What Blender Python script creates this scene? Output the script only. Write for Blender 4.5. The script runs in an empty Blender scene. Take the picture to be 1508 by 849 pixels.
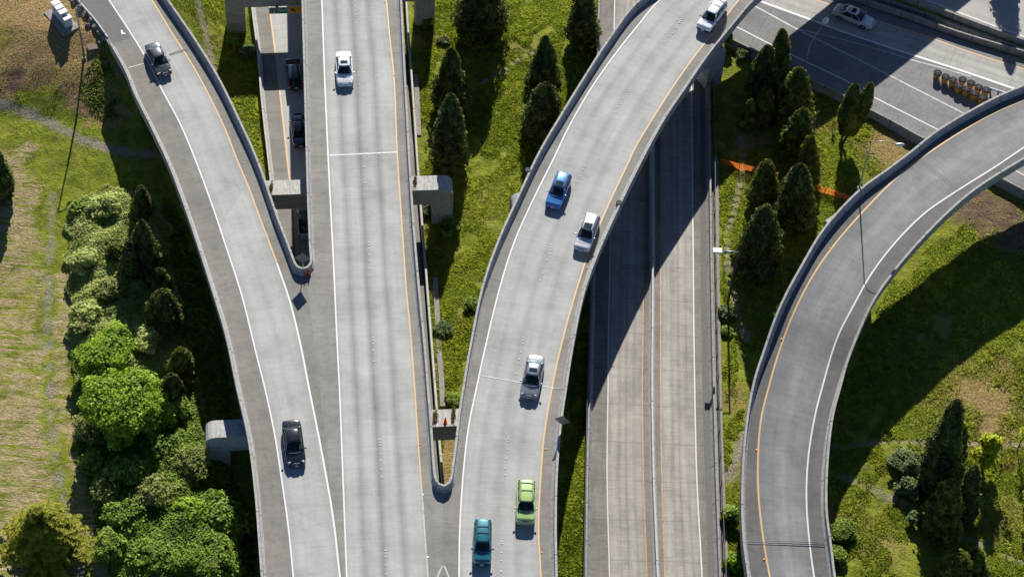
import bpy, bmesh, math, random
import numpy as np
from math import sin, cos, pi, radians, atan2, sqrt
from mathutils import Vector, Matrix

# ---------------------------------------------------------------- camera, sky, sun, exposure
scn = bpy.context.scene
col = scn.collection
CAMD, CAMPH, CAMF, CAMR = radians(51.8), atan2(180, 2470), 3143.0, 218.0
_f = np.array([0, cos(CAMD), -sin(CAMD)]); _r0 = np.array([1.0, 0, 0]); _u0 = np.array([0, sin(CAMD), cos(CAMD)])
_r = cos(CAMPH) * _r0 + sin(CAMPH) * _u0; _u = -sin(CAMPH) * _r0 + cos(CAMPH) * _u0
_O = -_f * CAMR
cd = bpy.data.cameras.new('camera'); cam = bpy.data.objects.new('camera', cd); col.objects.link(cam)
cd.sensor_width = 36; cd.lens = CAMF / 1508 * 36; cd.clip_start = 1; cd.clip_end = 6000
cam.matrix_world = Matrix(((_r[0], _u[0], -_f[0], _O[0]), (_r[1], _u[1], -_f[1], _O[1]), (_r[2], _u[2], -_f[2], _O[2]), (0, 0, 0, 1)))
scn.camera = cam
SUN_EL, SUN_AZ = 31.0, -0.6          # azimuth from +Y
sd = bpy.data.lights.new('sun', 'SUN'); sun = bpy.data.objects.new('sun', sd); col.objects.link(sun)
sd.energy = 5.0; sd.angle = radians(0.5); sd.color = (1.0, 0.965, 0.90)
sv = Vector((sin(radians(SUN_AZ)) * cos(radians(SUN_EL)), cos(radians(SUN_AZ)) * cos(radians(SUN_EL)), sin(radians(SUN_EL))))
sun.rotation_euler = sv.to_track_quat('Z', 'Y').to_euler(); sun.location = (0, 200, 150)
w = bpy.data.worlds.new('World'); scn.world = w; w.use_nodes = True
nt = w.node_tree; bg = nt.nodes['Background']
sk = nt.nodes.new('ShaderNodeTexSky'); sk.sky_type = 'NISHITA'; sk.sun_disc = False
sk.air_density = 0.65; sk.dust_density = 0.2; sk.ozone_density = 6.0; sk.altitude = 200
sk.sun_elevation = radians(SUN_EL); sk.sun_rotation = radians(SUN_AZ)
nt.links.new(sk.outputs[0], bg.inputs[0]); bg.inputs[1].default_value = 0.066
scn.view_settings.view_transform = 'Standard'; scn.view_settings.look = 'None'
scn.view_settings.exposure = 0.64; scn.view_settings.gamma = 1.0
scn.cycles.max_bounces = 5; scn.cycles.diffuse_bounces = 2; scn.cycles.glossy_bounces = 3
scn.cycles.transparent_max_bounces = 8
scn.cycles.sample_clamp_indirect = 5.0

# ---------------------------------------------------------------- helpers
def P(x, y, z=0.0):
    v = _f * CAMF + _r * (x - 754) - _u * (y - 424.5)
    return _O + v * ((z - _O[2]) / v[2])
def rng(s): return np.random.default_rng(s)
def smooth(a, b, x):
    t = np.clip((np.asarray(x, float) - a) / (b - a), 0, 1); return t * t * (3 - 2 * t)

def cat(pts, step=1.0, ext0=0.0, ext1=0.0):
    """Catmull-Rom through points, resampled evenly; optional straight extensions."""
    p = [np.array(q, float) for q in pts]
    if ext0: d = p[0] - p[1]; d[2:] = 0; p.insert(0, p[0] + d / np.linalg.norm(d) * ext0)
    if ext1: d = p[-1] - p[-2]; d[2:] = 0; p.append(p[-1] + d / np.linalg.norm(d) * ext1)
    out = []
    q = [2 * p[0] - p[1]] + p + [2 * p[-1] - p[-2]]
    for i in range(1, len(q) - 2):
        a, b, c, d = q[i - 1:i + 3]
        t0 = 0; t1 = np.linalg.norm(b - a)**.5 + t0; t2 = np.linalg.norm(c - b)**.5 + t1; t3 = np.linalg.norm(d - c)**.5 + t2
        for t in np.linspace(t1, t2, 12, endpoint=False):
            A1 = (t1 - t) / (t1 - t0) * a + (t - t0) / (t1 - t0) * b
            A2 = (t2 - t) / (t2 - t1) * b + (t - t1) / (t2 - t1) * c
            A3 = (t3 - t) / (t3 - t2) * c + (t - t2) / (t3 - t2) * d
            B1 = (t2 - t) / (t2 - t0) * A1 + (t - t0) / (t2 - t0) * A2
            B2 = (t3 - t) / (t3 - t1) * A2 + (t - t1) / (t3 - t1) * A3
            out.append((t2 - t) / (t2 - t1) * B1 + (t - t1) / (t2 - t1) * B2)
    out.append(p[-1])
    return resample(np.array(out), step)
def resample(a, step):
    L = np.r_[0, np.cumsum(np.linalg.norm(np.diff(a, axis=0), axis=1))]
    n = max(2, int(round(L[-1] / step)) + 1)
    s = np.linspace(0, L[-1], n)
    return np.stack([np.interp(s, L, a[:, k]) for k in range(a.shape[1])], 1)
def pix(pts, z=0.0, step=1.0, ext0=0, ext1=0):
    """image polyline -> world polyline at height z (z may be a function of the image row)."""
    return cat([P(x, y, z(y) if callable(z) else z) for x, y in pts], step, ext0, ext1)
def tangents(a):
    t = np.gradient(a[:, :2], axis=0); return t / np.linalg.norm(t, axis=1)[:, None]
def offset(a, d):
    t = tangents(a); b = a.copy(); b[:, 0] += t[:, 1] * d; b[:, 1] -= t[:, 0] * d; return b   # +d is to the right of travel
def hit(p, n, poly):
    """signed distance along n from p to polyline (nearest crossing), or None"""
    a = poly[:-1, :2] - p; b = poly[1:, :2] - p
    ca = n[0] * a[:, 1] - n[1] * a[:, 0]; cb = n[0] * b[:, 1] - n[1] * b[:, 0]
    k = np.where(ca * cb <= 0)[0]
    best = None
    for i in k:
        t = ca[i] / (ca[i] - cb[i] + 1e-12); q = a[i] + (b[i] - a[i]) * t; d = q @ n
        if best is None or abs(d) < abs(best): best = d
    return best
def offs_to(ref, poly):
    t = tangents(ref); out = []
    for i, p in enumerate(ref):
        out.append(hit(p[:2], np.array([t[i, 1], -t[i, 0]]), poly))
    o = np.array([np.nan if v is None else v for v in out], float)
    g = ~np.isnan(o); idx = np.arange(len(o))
    return np.interp(idx, idx[g], o[g])

def tag(o, label=None, cat_=None, group=None, kind=None):
    if label: o['label'] = label
    if cat_: o['category'] = cat_
    if group: o['group'] = group
    if kind: o['kind'] = kind
    return o
def empty(name, loc=(0, 0, 0), rz=0.0):
    o = bpy.data.objects.new(name, None); col.objects.link(o); o.location = loc; o.rotation_euler = (0, 0, rz); o.empty_display_size = .3
    return o
def mesh_obj(name, me, m, parent=None):
    o = bpy.data.objects.new(name, me); col.objects.link(o)
    if m is not None and len(me.materials) == 0: me.materials.append(m)
    if parent is not None: o.parent = parent
    return o
def copy_tree(o, parent=None):
    c = o.copy(); col.objects.link(c); c.parent = parent
    for ch in list(o.children): copy_tree(ch, c)
    return c

class MB:
    """collects simple solids in one mesh"""
    def __init__(s): s.v = []; s.f = []; s.uv = None
    def poly(s, vs, fs):
        n = len(s.v); s.v += [tuple(map(float, q)) for q in vs]; s.f += [tuple(n + i for i in f) for f in fs]; return s
    def box(s, c, d, rz=0, taper=1.0):
        x, y, z = [k / 2 for k in d]; pts = []
        for sz in (-1, 1):
            k = taper if sz > 0 else 1
            for sx, sy in ((-1, -1), (1, -1), (1, 1), (-1, 1)):
                X, Y = sx * x * k, sy * y * k
                pts.append((c[0] + X * cos(rz) - Y * sin(rz), c[1] + X * sin(rz) + Y * cos(rz), c[2] + sz * z))
        return s.poly(pts, [(3, 2, 1, 0), (4, 5, 6, 7), (0, 1, 5, 4), (1, 2, 6, 5), (2, 3, 7, 6), (3, 0, 4, 7)])
    def tube(s, pts, r, n=8, cap=True):
        pts = [Vector(p) for p in pts]; rs = r if hasattr(r, '__len__') else [r] * len(pts)
        base = len(s.v); rings = []
        for i, p in enumerate(pts):
            t = (pts[min(i + 1, len(pts) - 1)] - pts[max(i - 1, 0)]).normalized()
            a = t.cross(Vector((0, 0, 1)) if abs(t.z) < .9 else Vector((1, 0, 0))).normalized(); b = t.cross(a)
            for k in range(n):
                q = p + (a * cos(2 * pi * k / n) + b * sin(2 * pi * k / n)) * rs[i]; s.v.append(tuple(q))
        for i in range(len(pts) - 1):
            for k in range(n):
                s.f.append((base + i * n + k, base + i * n + (k + 1) % n, base + (i + 1) * n + (k + 1) % n, base + (i + 1) * n + k))
        if cap:
            s.f.append(tuple(base + k for k in range(n))[::-1]); s.f.append(tuple(base + (len(pts) - 1) * n + k for k in range(n)))
        return s
    def build(s, name, m, parent=None, smooth_=False, bevel=0, sub=0):
        me = bpy.data.meshes.new(name); me.from_pydata(s.v, [], s.f); me.validate()
        bm = bmesh.new(); bm.from_mesh(me); bmesh.ops.recalc_face_normals(bm, faces=bm.faces)
        if bevel: bmesh.ops.bevel(bm, geom=list(bm.edges), offset=bevel, segments=2, affect='EDGES', profile=.6)
        bm.to_mesh(me); bm.free()
        if smooth_:
            me.shade_smooth()
        o = mesh_obj(name, me, m, parent)
        if sub:
            md = o.modifiers.new('s', 'SUBSURF'); md.levels = sub; md.render_levels = sub
        return o

def sweep(path, prof, flip=1):
    """path Nx3, prof list of (offset to the right of travel * flip, dz). returns verts, faces, uvs"""
    t = tangents(path); n = len(path); m = len(prof); V = []; UV = []
    L = np.r_[0, np.cumsum(np.linalg.norm(np.diff(path, axis=0), axis=1))]
    pl = [0]
    for j in range(1, m): pl.append(pl[-1] + sqrt((prof[j][0] - prof[j - 1][0])**2 + (prof[j][1] - prof[j - 1][1])**2))
    for i in range(n):
        for j, (o, dz) in enumerate(prof):
            V.append((path[i, 0] + t[i, 1] * o * flip, path[i, 1] - t[i, 0] * o * flip, path[i, 2] + dz)); UV.append((pl[j], L[i]))
    Fs = [(i * m + j, i * m + j + 1, (i + 1) * m + j + 1, (i + 1) * m + j) for i in range(n - 1) for j in range(m - 1)]
    return V, Fs, UV
def surf(name, V, Fs, UV, m, parent=None, caps=None, flip=False):
    me = bpy.data.meshes.new(name)
    if flip: Fs = [f[::-1] for f in Fs]
    if caps: Fs = Fs + caps
    me.from_pydata([tuple(map(float, v)) for v in V], [], Fs)
    if UV is not None:
        ul = me.uv_layers.new(name='UVMap'); idx = np.zeros(len(me.loops), np.int32); me.loops.foreach_get('vertex_index', idx)
        ul.data.foreach_set('uv', np.array(UV, np.float32)[idx].ravel())
    bm = bmesh.new(); bm.from_mesh(me); bmesh.ops.recalc_face_normals(bm, faces=bm.faces); bm.to_mesh(me); bm.free()
    me.update()
    return mesh_obj(name, me, m, parent)
def sweep_obj(name, path, prof, m, parent=None, flip=1):
    prof = list(prof); prof.append(prof[0])
    V, Fs, UV = sweep(path, prof, flip); k = len(prof); n = len(path)
    return surf(name, V, Fs, UV, m, parent, caps=[tuple(range(k - 1)), tuple((n - 1) * k + j for j in range(k - 1))[::-1]])

# ---------------------------------------------------------------- materials
def new_mat(name):
    m = bpy.data.materials.new(name); m.use_nodes = True; t = m.node_tree; b = t.nodes['Principled BSDF']
    return m, t, b
class N:
    """tiny node-building helper"""
    def __init__(s, t): s.t = t
    def _in(s, node, k, v):
        if v is None: return
        if hasattr(v, 'is_output') or isinstance(v, bpy.types.NodeSocket): s.t.links.new(v, node.inputs[k])
        else: node.inputs[k].default_value = v
    def coord(s, which='Object'): return s.t.nodes.new('ShaderNodeTexCoord').outputs[which]
    def geo(s, which='Position'): return s.t.nodes.new('ShaderNodeNewGeometry').outputs[which]
    def mapping(s, v, scale=(1, 1, 1), rot=(0, 0, 0), loc=(0, 0, 0)):
        n = s.t.nodes.new('ShaderNodeMapping'); s._in(n, 0, v); n.inputs['Scale'].default_value = scale; n.inputs['Rotation'].default_value = rot; n.inputs['Location'].default_value = loc; return n.outputs[0]
    def noise(s, v, scale=1, detail=4, rough=.55, dist=0):
        n = s.t.nodes.new('ShaderNodeTexNoise'); s._in(n, 'Vector', v); n.inputs['Scale'].default_value = scale; n.inputs['Detail'].default_value = detail; n.inputs['Roughness'].default_value = rough; n.inputs['Distortion'].default_value = dist; return n.outputs[0]
    def voro(s, v, scale=1, out='Distance'):
        n = s.t.nodes.new('ShaderNodeTexVoronoi'); s._in(n, 'Vector', v); n.inputs['Scale'].default_value = scale; return n.outputs[out]
    def ramp(s, v, stops, interp='LINEAR'):
        n = s.t.nodes.new('ShaderNodeValToRGB'); s._in(n, 0, v); e = n.color_ramp.elements; n.color_ramp.interpolation = interp
        while len(e) < len(stops): e.new(.5)
        for i, (p, c) in enumerate(stops):
            e[i].position = p; e[i].color = (c, c, c, 1) if not hasattr(c, '__len__') else (*c, 1)
        return n.outputs[0]
    def mix(s, f, a, b, mode='MIX'):
        n = s.t.nodes.new('ShaderNodeMix'); n.data_type = 'RGBA'; n.blend_type = mode
        s._in(n, 0, f)
        for k, v in ((6, a), (7, b)):
            if hasattr(v, '__len__') and not isinstance(v, bpy.types.NodeSocket): v = (*v, 1) if len(v) == 3 else v
            s._in(n, k, v)
        return n.outputs[2]
    def math(s, op, a, b=None, clamp=False):
        n = s.t.nodes.new('ShaderNodeMath'); n.operation = op; n.use_clamp = clamp; s._in(n, 0, a)
        if b is not None: s._in(n, 1, b)
        return n.outputs[0]
    def attr(s, name): n = s.t.nodes.new('ShaderNodeAttribute'); n.attribute_name = name; return n.outputs['Fac']
    def sep(s, v): n = s.t.nodes.new('ShaderNodeSeparateXYZ'); s._in(n, 0, v); return n.outputs
    def comb(s, x, y, z=0.0):
        n = s.t.nodes.new('ShaderNodeCombineXYZ'); s._in(n, 0, x); s._in(n, 1, y); s._in(n, 2, z); return n.outputs[0]
    def bump(s, h, strength=.3, dist=.05):
        n = s.t.nodes.new('ShaderNodeBump'); s._in(n, 'Height', h); n.inputs['Strength'].default_value = strength; n.inputs['Distance'].default_value = dist; return n.outputs[0]

MATS = {}
def plain(name, c, rough=.6, metal=0, coat=0, var=.12, scale=6, spec=None):
    if name in MATS: return MATS[name]
    m, t, b = new_mat(name); n = N(t)
    no = n.noise(n.coord(), scale, 5, .6)
    c1 = tuple(k * (1 - var) for k in c); c2 = tuple(min(1, k * (1 + var)) for k in c)
    t.links.new(n.mix(n.ramp(no, [(.3, 0.), (.7, 1.)]), c1, c2), b.inputs['Base Color'])
    b.inputs['Roughness'].default_value = rough; b.inputs['Metallic'].default_value = metal
    b.inputs['Coat Weight'].default_value = coat; b.inputs['Coat Roughness'].default_value = .04
    if spec is not None: b.inputs['Specular IOR Level'].default_value = spec
    MATS[name] = m; return m

def road_mat(name, lane, shoulder, stops, outside_soft=.03, streak=.35, joint=0, patch=.0, patchmul=(.8, .8, .8)):
    """UV.x = 0..1 across the travelled lanes (beyond = shoulders), UV.y = metres along."""
    m, t, b = new_mat(name); n = N(t)
    uv = n.t.nodes.new('ShaderNodeUVMap').outputs[0]; x, y, _ = n.sep(uv)[:3]
    obj = n.coord()
    wob = n.math('MULTIPLY', n.math('SUBTRACT', n.noise(n.comb(n.math('MULTIPLY', y, .06), 3.1), 1, 2), .5), .05)
    xx = n.math('ADD', x, wob)
    tr = n.ramp(xx, stops)                                              # wheel-track tone across the lanes
    inside = n.math('MULTIPLY', n.math('GREATER_THAN', x, 0.0), n.math('LESS_THAN', x, 1.0))
    lanecol = n.mix(1.0, lane, tr, 'MULTIPLY')
    colr = n.mix(inside, shoulder, lanecol)
    g = n.noise(n.comb(n.math('MULTIPLY', x, .8), n.math('MULTIPLY', y, 1.9)), 1.9, 7, .85)      # transverse tining
    colr = n.mix(1, colr, n.ramp(g, [(.28, 1 - .55 * streak), (.5, 1.0), (.72, 1 + .30 * streak)]), 'MULTIPLY')
    g2 = n.noise(n.comb(n.math('MULTIPLY', x, 14), n.math('MULTIPLY', y, .05)), 1, 6, .7)         # longitudinal streaks
    colr = n.mix(1, colr, n.ramp(g2, [(.25, 1 - .34 * streak), (.55, 1.0), (.8, 1 + .12 * streak)]), 'MULTIPLY')
    g3 = n.noise(obj, .35, 6, .65)
    colr = n.mix(1, colr, n.ramp(g3, [(.3, .80), (.5, .98), (.7, 1.10)]), 'MULTIPLY')
    # stains dragged across the shoulder
    st = n.noise(n.comb(n.math('MULTIPLY', x, 3.5), n.math('MULTIPLY', y, 1.1)), 1.3, 6, .7, .6)
    stm = n.math('MULTIPLY', n.math('SUBTRACT', 1.0, inside), n.ramp(st, [(.48, 0.), (.64, .42)]))
    colr = n.mix(stm, colr, tuple(k * .55 for k in shoulder))
    dr = n.noise(n.comb(n.math('MULTIPLY', x, 9), n.math('MULTIPLY', y, .9)), 1.2, 4, .8)      # oil drips
    colr = n.mix(n.math('MULTIPLY', inside, n.ramp(dr, [(.66, 0.), (.72, .35)])), colr, tuple(k * .5 for k in lane))
    tar = n.voro(n.mapping(obj, (.16, .16, .16)), 1.0, 'Color'); tv = n.sep(tar)[0]
    colr = n.mix(1, colr, n.ramp(tv, [(.1, .95), (.9, 1.03)]), 'MULTIPLY')
    fine = n.noise(obj, 9, 4, .9)
    colr = n.mix(1, colr, n.ramp(fine, [(.25, .82), (.75, 1.13)]), 'MULTIPLY')
    if joint:
        fr = n.math('FRACT', n.math('ADD', n.math('DIVIDE', y, joint), n.math('MULTIPLY', n.noise(n.comb(n.math('MULTIPLY', x, 2.), 0.), 2, 2), .03)))
        j = n.math('LESS_THAN', n.math('ABSOLUTE', n.math('SUBTRACT', fr, .5)), .035 / joint * 1.0)
        colr = n.mix(n.math('MULTIPLY', j, .35), colr, (.07, .07, .065))
        jid = n.math('FLOOR', n.math('ADD', n.math('DIVIDE', y, joint), .5))
        pn = n.noise(n.comb(n.math('MULTIPLY', jid, 7.7), n.math('MULTIPLY', n.math('FLOOR', n.math('MULTIPLY', x, 1.5)), 3.)), 1, 1)
        colr = n.mix(1, colr, n.ramp(pn, [(.35, .95), (.65, 1.03)]), 'MULTIPLY')
    if patch:
        pn = n.noise(n.comb(n.math('MULTIPLY', x, 1.2), n.math('MULTIPLY', y, .12)), 1.1, 6, .75, .5)
        colr = n.mix(n.ramp(pn, [(.50, 0.), (.56, patch)]), colr, n.mix(1, colr, patchmul, 'MULTIPLY'))
    t.links.new(colr, b.inputs['Base Color']); b.inputs['Roughness'].default_value = .85; b.inputs['Specular IOR Level'].default_value = .3
    t.links.new(n.bump(g, .25, .02), b.inputs['Normal'])
    return m
def tracks2(d=.80, e=.74, l=1.0):    # two lanes: an oil band down each lane and a darker band on the lane boundary
    return [(.0, .8), (.05, .98), (.14, l), (.22, d + .02), (.30, .97), (.38, l), (.46, e), (.54, .92), (.64, l), (.72, d), (.80, .96), (.88, l), (.95, .97), (1., .86)]
LANE = (.432, .428, .402); SHO = (.27, .255, .228)
M_B = road_mat('concrete_middle_ramp', LANE, SHO, tracks2(.68, .60), streak=.32)
M_C = road_mat('concrete_right_ramp', (.428, .424, .40), (.25, .235, .21), tracks2(.82, .82), streak=.32)
M_A = road_mat('concrete_left_ramp', (.43, .426, .40), (.24, .224, .196), [(.0, .86), (.08, .93), (.2, 1.), (.4, .99), (.5, .92), (.62, 1.), (.8, .98), (.92, .9), (1., .8)], streak=.32)
M_E = road_mat('concrete_loop_ramp', (.235, .234, .228), (.16, .153, .142), [(.0, .9), (.12, .95), (.3, 1.05), (.48, 1.28), (.6, 1.12), (.75, 1.1), (.9, 1.), (1., .92)], streak=.42, patch=.6, patchmul=(.86, .86, .86))
M_F = road_mat('old_concrete_freeway', (.36, .333, .288), (.235, .215, .185), [(0., .9), (.1, 1.05), (.22, 1.12), (.33, .9), (.45, 1.1), (.52, .86), (.62, 1.15), (.78, .92), (.88, 1.06), (1., .84)], streak=.6, joint=4.4, patch=.6, patchmul=(.78, .79, .80))
M_G = road_mat('concrete_lower_road', (.46, .455, .43), (.24, .225, .20), [(0., .9), (.06, 1.), (.15, .92), (.25, 1.), (.5, .9), (.75, 1.), (1., .85)], streak=.35)
M_H = road_mat('highway_paving', (.42, .405, .37), (.225, .222, .215), [(0., .8), (.15, 1.02), (.33, .86), (.5, 1.05), (.7, .84), (.85, 1.), (1., .85)], streak=.4, joint=7.0)
M_R2 = road_mat('far_carriageway_paving', (.42, .40, .36), (.36, .34, .30), [(0., .95), (.3, 1.), (.5, .9), (.8, 1.), (1., .95)], streak=.3)

def concrete(name, c, dark=.45, streakdir=(1.2, 1.2, .35), joints=0, bump=.3, stain=.55):
    m, t, b = new_mat(name); n = N(t); o = n.coord()
    a = n.noise(o, 1.7, 8, .7); cc = n.mix(n.ramp(a, [(.35, 0.), (.65, 1.)]), tuple(k * .78 for k in c), c)
    s = n.noise(n.mapping(o, streakdir), 3.2, 8, .72, .4)
    cc = n.mix(n.ramp(s, [(.46, 0.), (.60, stain)]), cc, tuple(k * dark for k in c))
    f = n.noise(o, 14, 4, .8); cc = n.mix(1, cc, n.ramp(f, [(.3, .85), (.7, 1.1)]), 'MULTIPLY')
    if joints:
        uv = n.t.nodes.new('ShaderNodeUVMap').outputs[0]; y = n.sep(uv)[1]
        fr = n.math('FRACT', n.math('DIVIDE', y, joints)); j = n.math('LESS_THAN', fr, .05 / joints * 1.6)
        cc = n.mix(n.math('MULTIPLY', j, .85), cc, (.03, .03, .03))
    t.links.new(cc, b.inputs['Base Color']); b.inputs['Roughness'].default_value = .9; b.inputs['Specular IOR Level'].default_value = .25
    t.links.new(n.bump(s, bump, .03), b.inputs['Normal'])
    return m
M_BAR = concrete('barrier_concrete', (.47, .455, .42), joints=6.1)
M_BARD = concrete('old_barrier_concrete', (.36, .35, .33), joints=4.2)
M_BARL = concrete('pale_barrier_concrete', (.58, .57, .54), joints=9.0, stain=.25)
M_PIER = concrete('pier_concrete', (.56, .545, .51), dark=.38, streakdir=(2.2, .35, .6))
_t = M_PIER.node_tree; _n = N(_t); _b = _t.nodes['Principled BSDF']; _src = _b.inputs['Base Color'].links[0].from_socket; _o = _n.sep(_n.coord())
_fz = _n.math('LESS_THAN', _n.math('FRACT', _n.math('DIVIDE', _o[2], 1.2)), .03); _fx = _n.math('LESS_THAN', _n.math('FRACT', _n.math('DIVIDE', _o[0], 1.83)), .018)
_t.links.new(_n.mix(_n.math('MULTIPLY', _n.math('MAXIMUM', _fz, _fx), .45), _src, (.08, .078, .07)), _b.inputs['Base Color'])
M_SOFF = concrete('girder_concrete', (.30, .29, .27))
M_KERB = concrete('kerb_concrete', (.34, .31, .28), stain=.6)
def paint(name, c, wear):
    m, t, b = new_mat(name); n = N(t); o = n.coord()
    a = n.noise(o, 3.5, 8, .8); base = n.mix(n.ramp(a, [(.3, .0), (.8, 1.)]), tuple(k * .85 for k in c), c)
    t.links.new(base, b.inputs['Base Color']); b.inputs['Roughness'].default_value = .6
    al = n.ramp(n.noise(o, 2.2, 9, .85), [(max(0, .25 + wear * .3 - .04), 1 - wear), (.25 + wear * .3 + .06, 1.0)])
    t.links.new(al, b.inputs['Alpha'])
    return m
M_WH = paint('white_paint', (.70, .70, .68), .25)
M_WHF = paint('faded_white_paint', (.50, .49, .465), .6)
M_WH2 = paint('worn_white_paint', (.62, .61, .58), .3)
M_OR = paint('amber_paint', (.66, .40, .16), .2)
M_ORF = paint('faded_amber_paint', (.52, .27, .12), .6)
M_STEEL = plain('galvanised_steel', (.36, .39, .42), .4, .6, var=.2)
M_DKSTEEL = plain('dark_steel', (.10, .09, .085), .6, .3)
M_BROWNPOLE = plain('weathered_brown_pole', (.055, .04, .035), .7)
M_BLACK = plain('black_rubber', (.014, .014, .015), .6)
M_JOINT = plain('joint_steel', (.24, .24, .245), .6, 0, var=.4, scale=3)
M_JOINTL = plain('bright_joint_mortar', (.56, .56, .56), .6, 0, var=.25, scale=4)
M_DOT = plain('white_ceramic', (.85, .85, .84), .3)
M_AMBER = plain('amber_reflector', (.75, .30, .04), .3)
M_RED = plain('red_reflector', (.65, .12, .04), .3)

# ---------------------------------------------------------------- terrain
YP = lambda y, z=0: P(150, y, z)[1]
_hy = [YP(849), YP(430, 1), YP(350, 1.5), YP(268, 2.5), YP(187, 3.2), YP(120, 4.6), YP(62, 5.9), YP(-200, 6.2)]
_hz = [1.9, 2.3, 2.6, 3.1, 3.9, 6.1, 7.45, 7.45]
_xy = [YP(849), YP(450, 1), YP(250, 2), YP(120, 4)]; _xa = [P(300, 849, 1)[0], P(262, 450, 2)[0], P(222, 250, 3)[0], P(215, 60, 5)[0]]; _xb = [P(392, 849, 0)[0], P(345, 450, 0)[0], P(318, 250, 0)[0], P(330, 80, 0)[0]]
def hwave(X, Y):
    return .07 * np.sin(X * .35 + 1) * np.sin(Y * .31) + .05 * np.sin(X * .83 + Y * .57) + .03 * np.sin(X * 1.7 - Y * 1.3 + 2)
def gh(X, Y):
    X = np.asarray(X, float); Y = np.asarray(Y, float)
    h = np.interp(Y, _hy, _hz) * (1 - smooth(0, 1, (X - np.interp(Y, _xy, _xa)) / (np.interp(Y, _xy, _xb) - np.interp(Y, _xy, _xa)))) * (1 - smooth(75, 140, -X))
    return h - .10 + hwave(X, Y)
def G(px, py, dz=0.0):
    z = 0.0
    for _ in range(12):
        p = P(px, py, z); z = .5 * z + .5 * float(gh(p[0], p[1]))
    p = P(px, py, z); return np.array([p[0], p[1], float(gh(p[0], p[1])) + dz])

def gpoly(pts, step=.5): return resample(np.array([G(x, y)[:2] for x, y in pts]), step)
def dist_poly(X, Y, poly):
    d = np.full(X.shape, 1e9)
    for p in poly: d = np.minimum(d, (X - p[0])**2 + (Y - p[1])**2)
    return np.sqrt(d)
def inside(X, Y, pts):
    q = [G(x, y)[:2] for x, y in pts]; r_ = np.zeros(X.shape, bool); j = len(q) - 1
    for i in range(len(q)):
        xi, yi = q[i]; xj, yj = q[j]
        c = ((yi > Y) != (yj > Y)) & (X < (xj - xi) * (Y - yi) / (yj - yi + 1e-12) + xi); r_ ^= c; j = i
    return r_
def wnoise(X, Y, s, seed):
    r_ = rng(seed); o = np.zeros(X.shape)
    for k in range(10):
        a = r_.uniform(0, 2 * pi); f = s * r_.uniform(.5, 2); o += np.sin(X * cos(a) * f + Y * sin(a) * f + r_.uniform(0, 6.28)) 
    return o / 10**.5 * .7
PATHS = [([(-40, 135), (0, 152), (40, 166), (80, 184), (120, 205), (160, 218), (200, 228), (250, 236)], .42),
         ([(78, 285), (74, 350), (72, 420), (70, 500), (73, 580), (80, 660), (86, 700), (100, 760), (120, 849)], .28),
         ([(640, 126), (665, 130), (695, 128), (725, 115), (742, 104), (760, 88), (785, 78)], .25),
         ([(1090, 200), (1093, 250), (1084, 300), (1070, 345), (1072, 400), (1084, 450), (1100, 500)], .30),
         ([(1096, 640), (1085, 680), (1074, 700)], .5),
         ([(1226, 695), (1260, 710), (1290, 722), (1318, 735), (1345, 748)], .30),
         ([(1228, 658), (1280, 652), (1340, 650), (1400, 652), (1460, 652), (1540, 656)], .30),
         ([(1400, 780), (1440, 798), (1480, 818), (1520, 830)], .25),
         ([(290, -10), (298, 30), (308, 70), (316, 110)], .35)]
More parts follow.
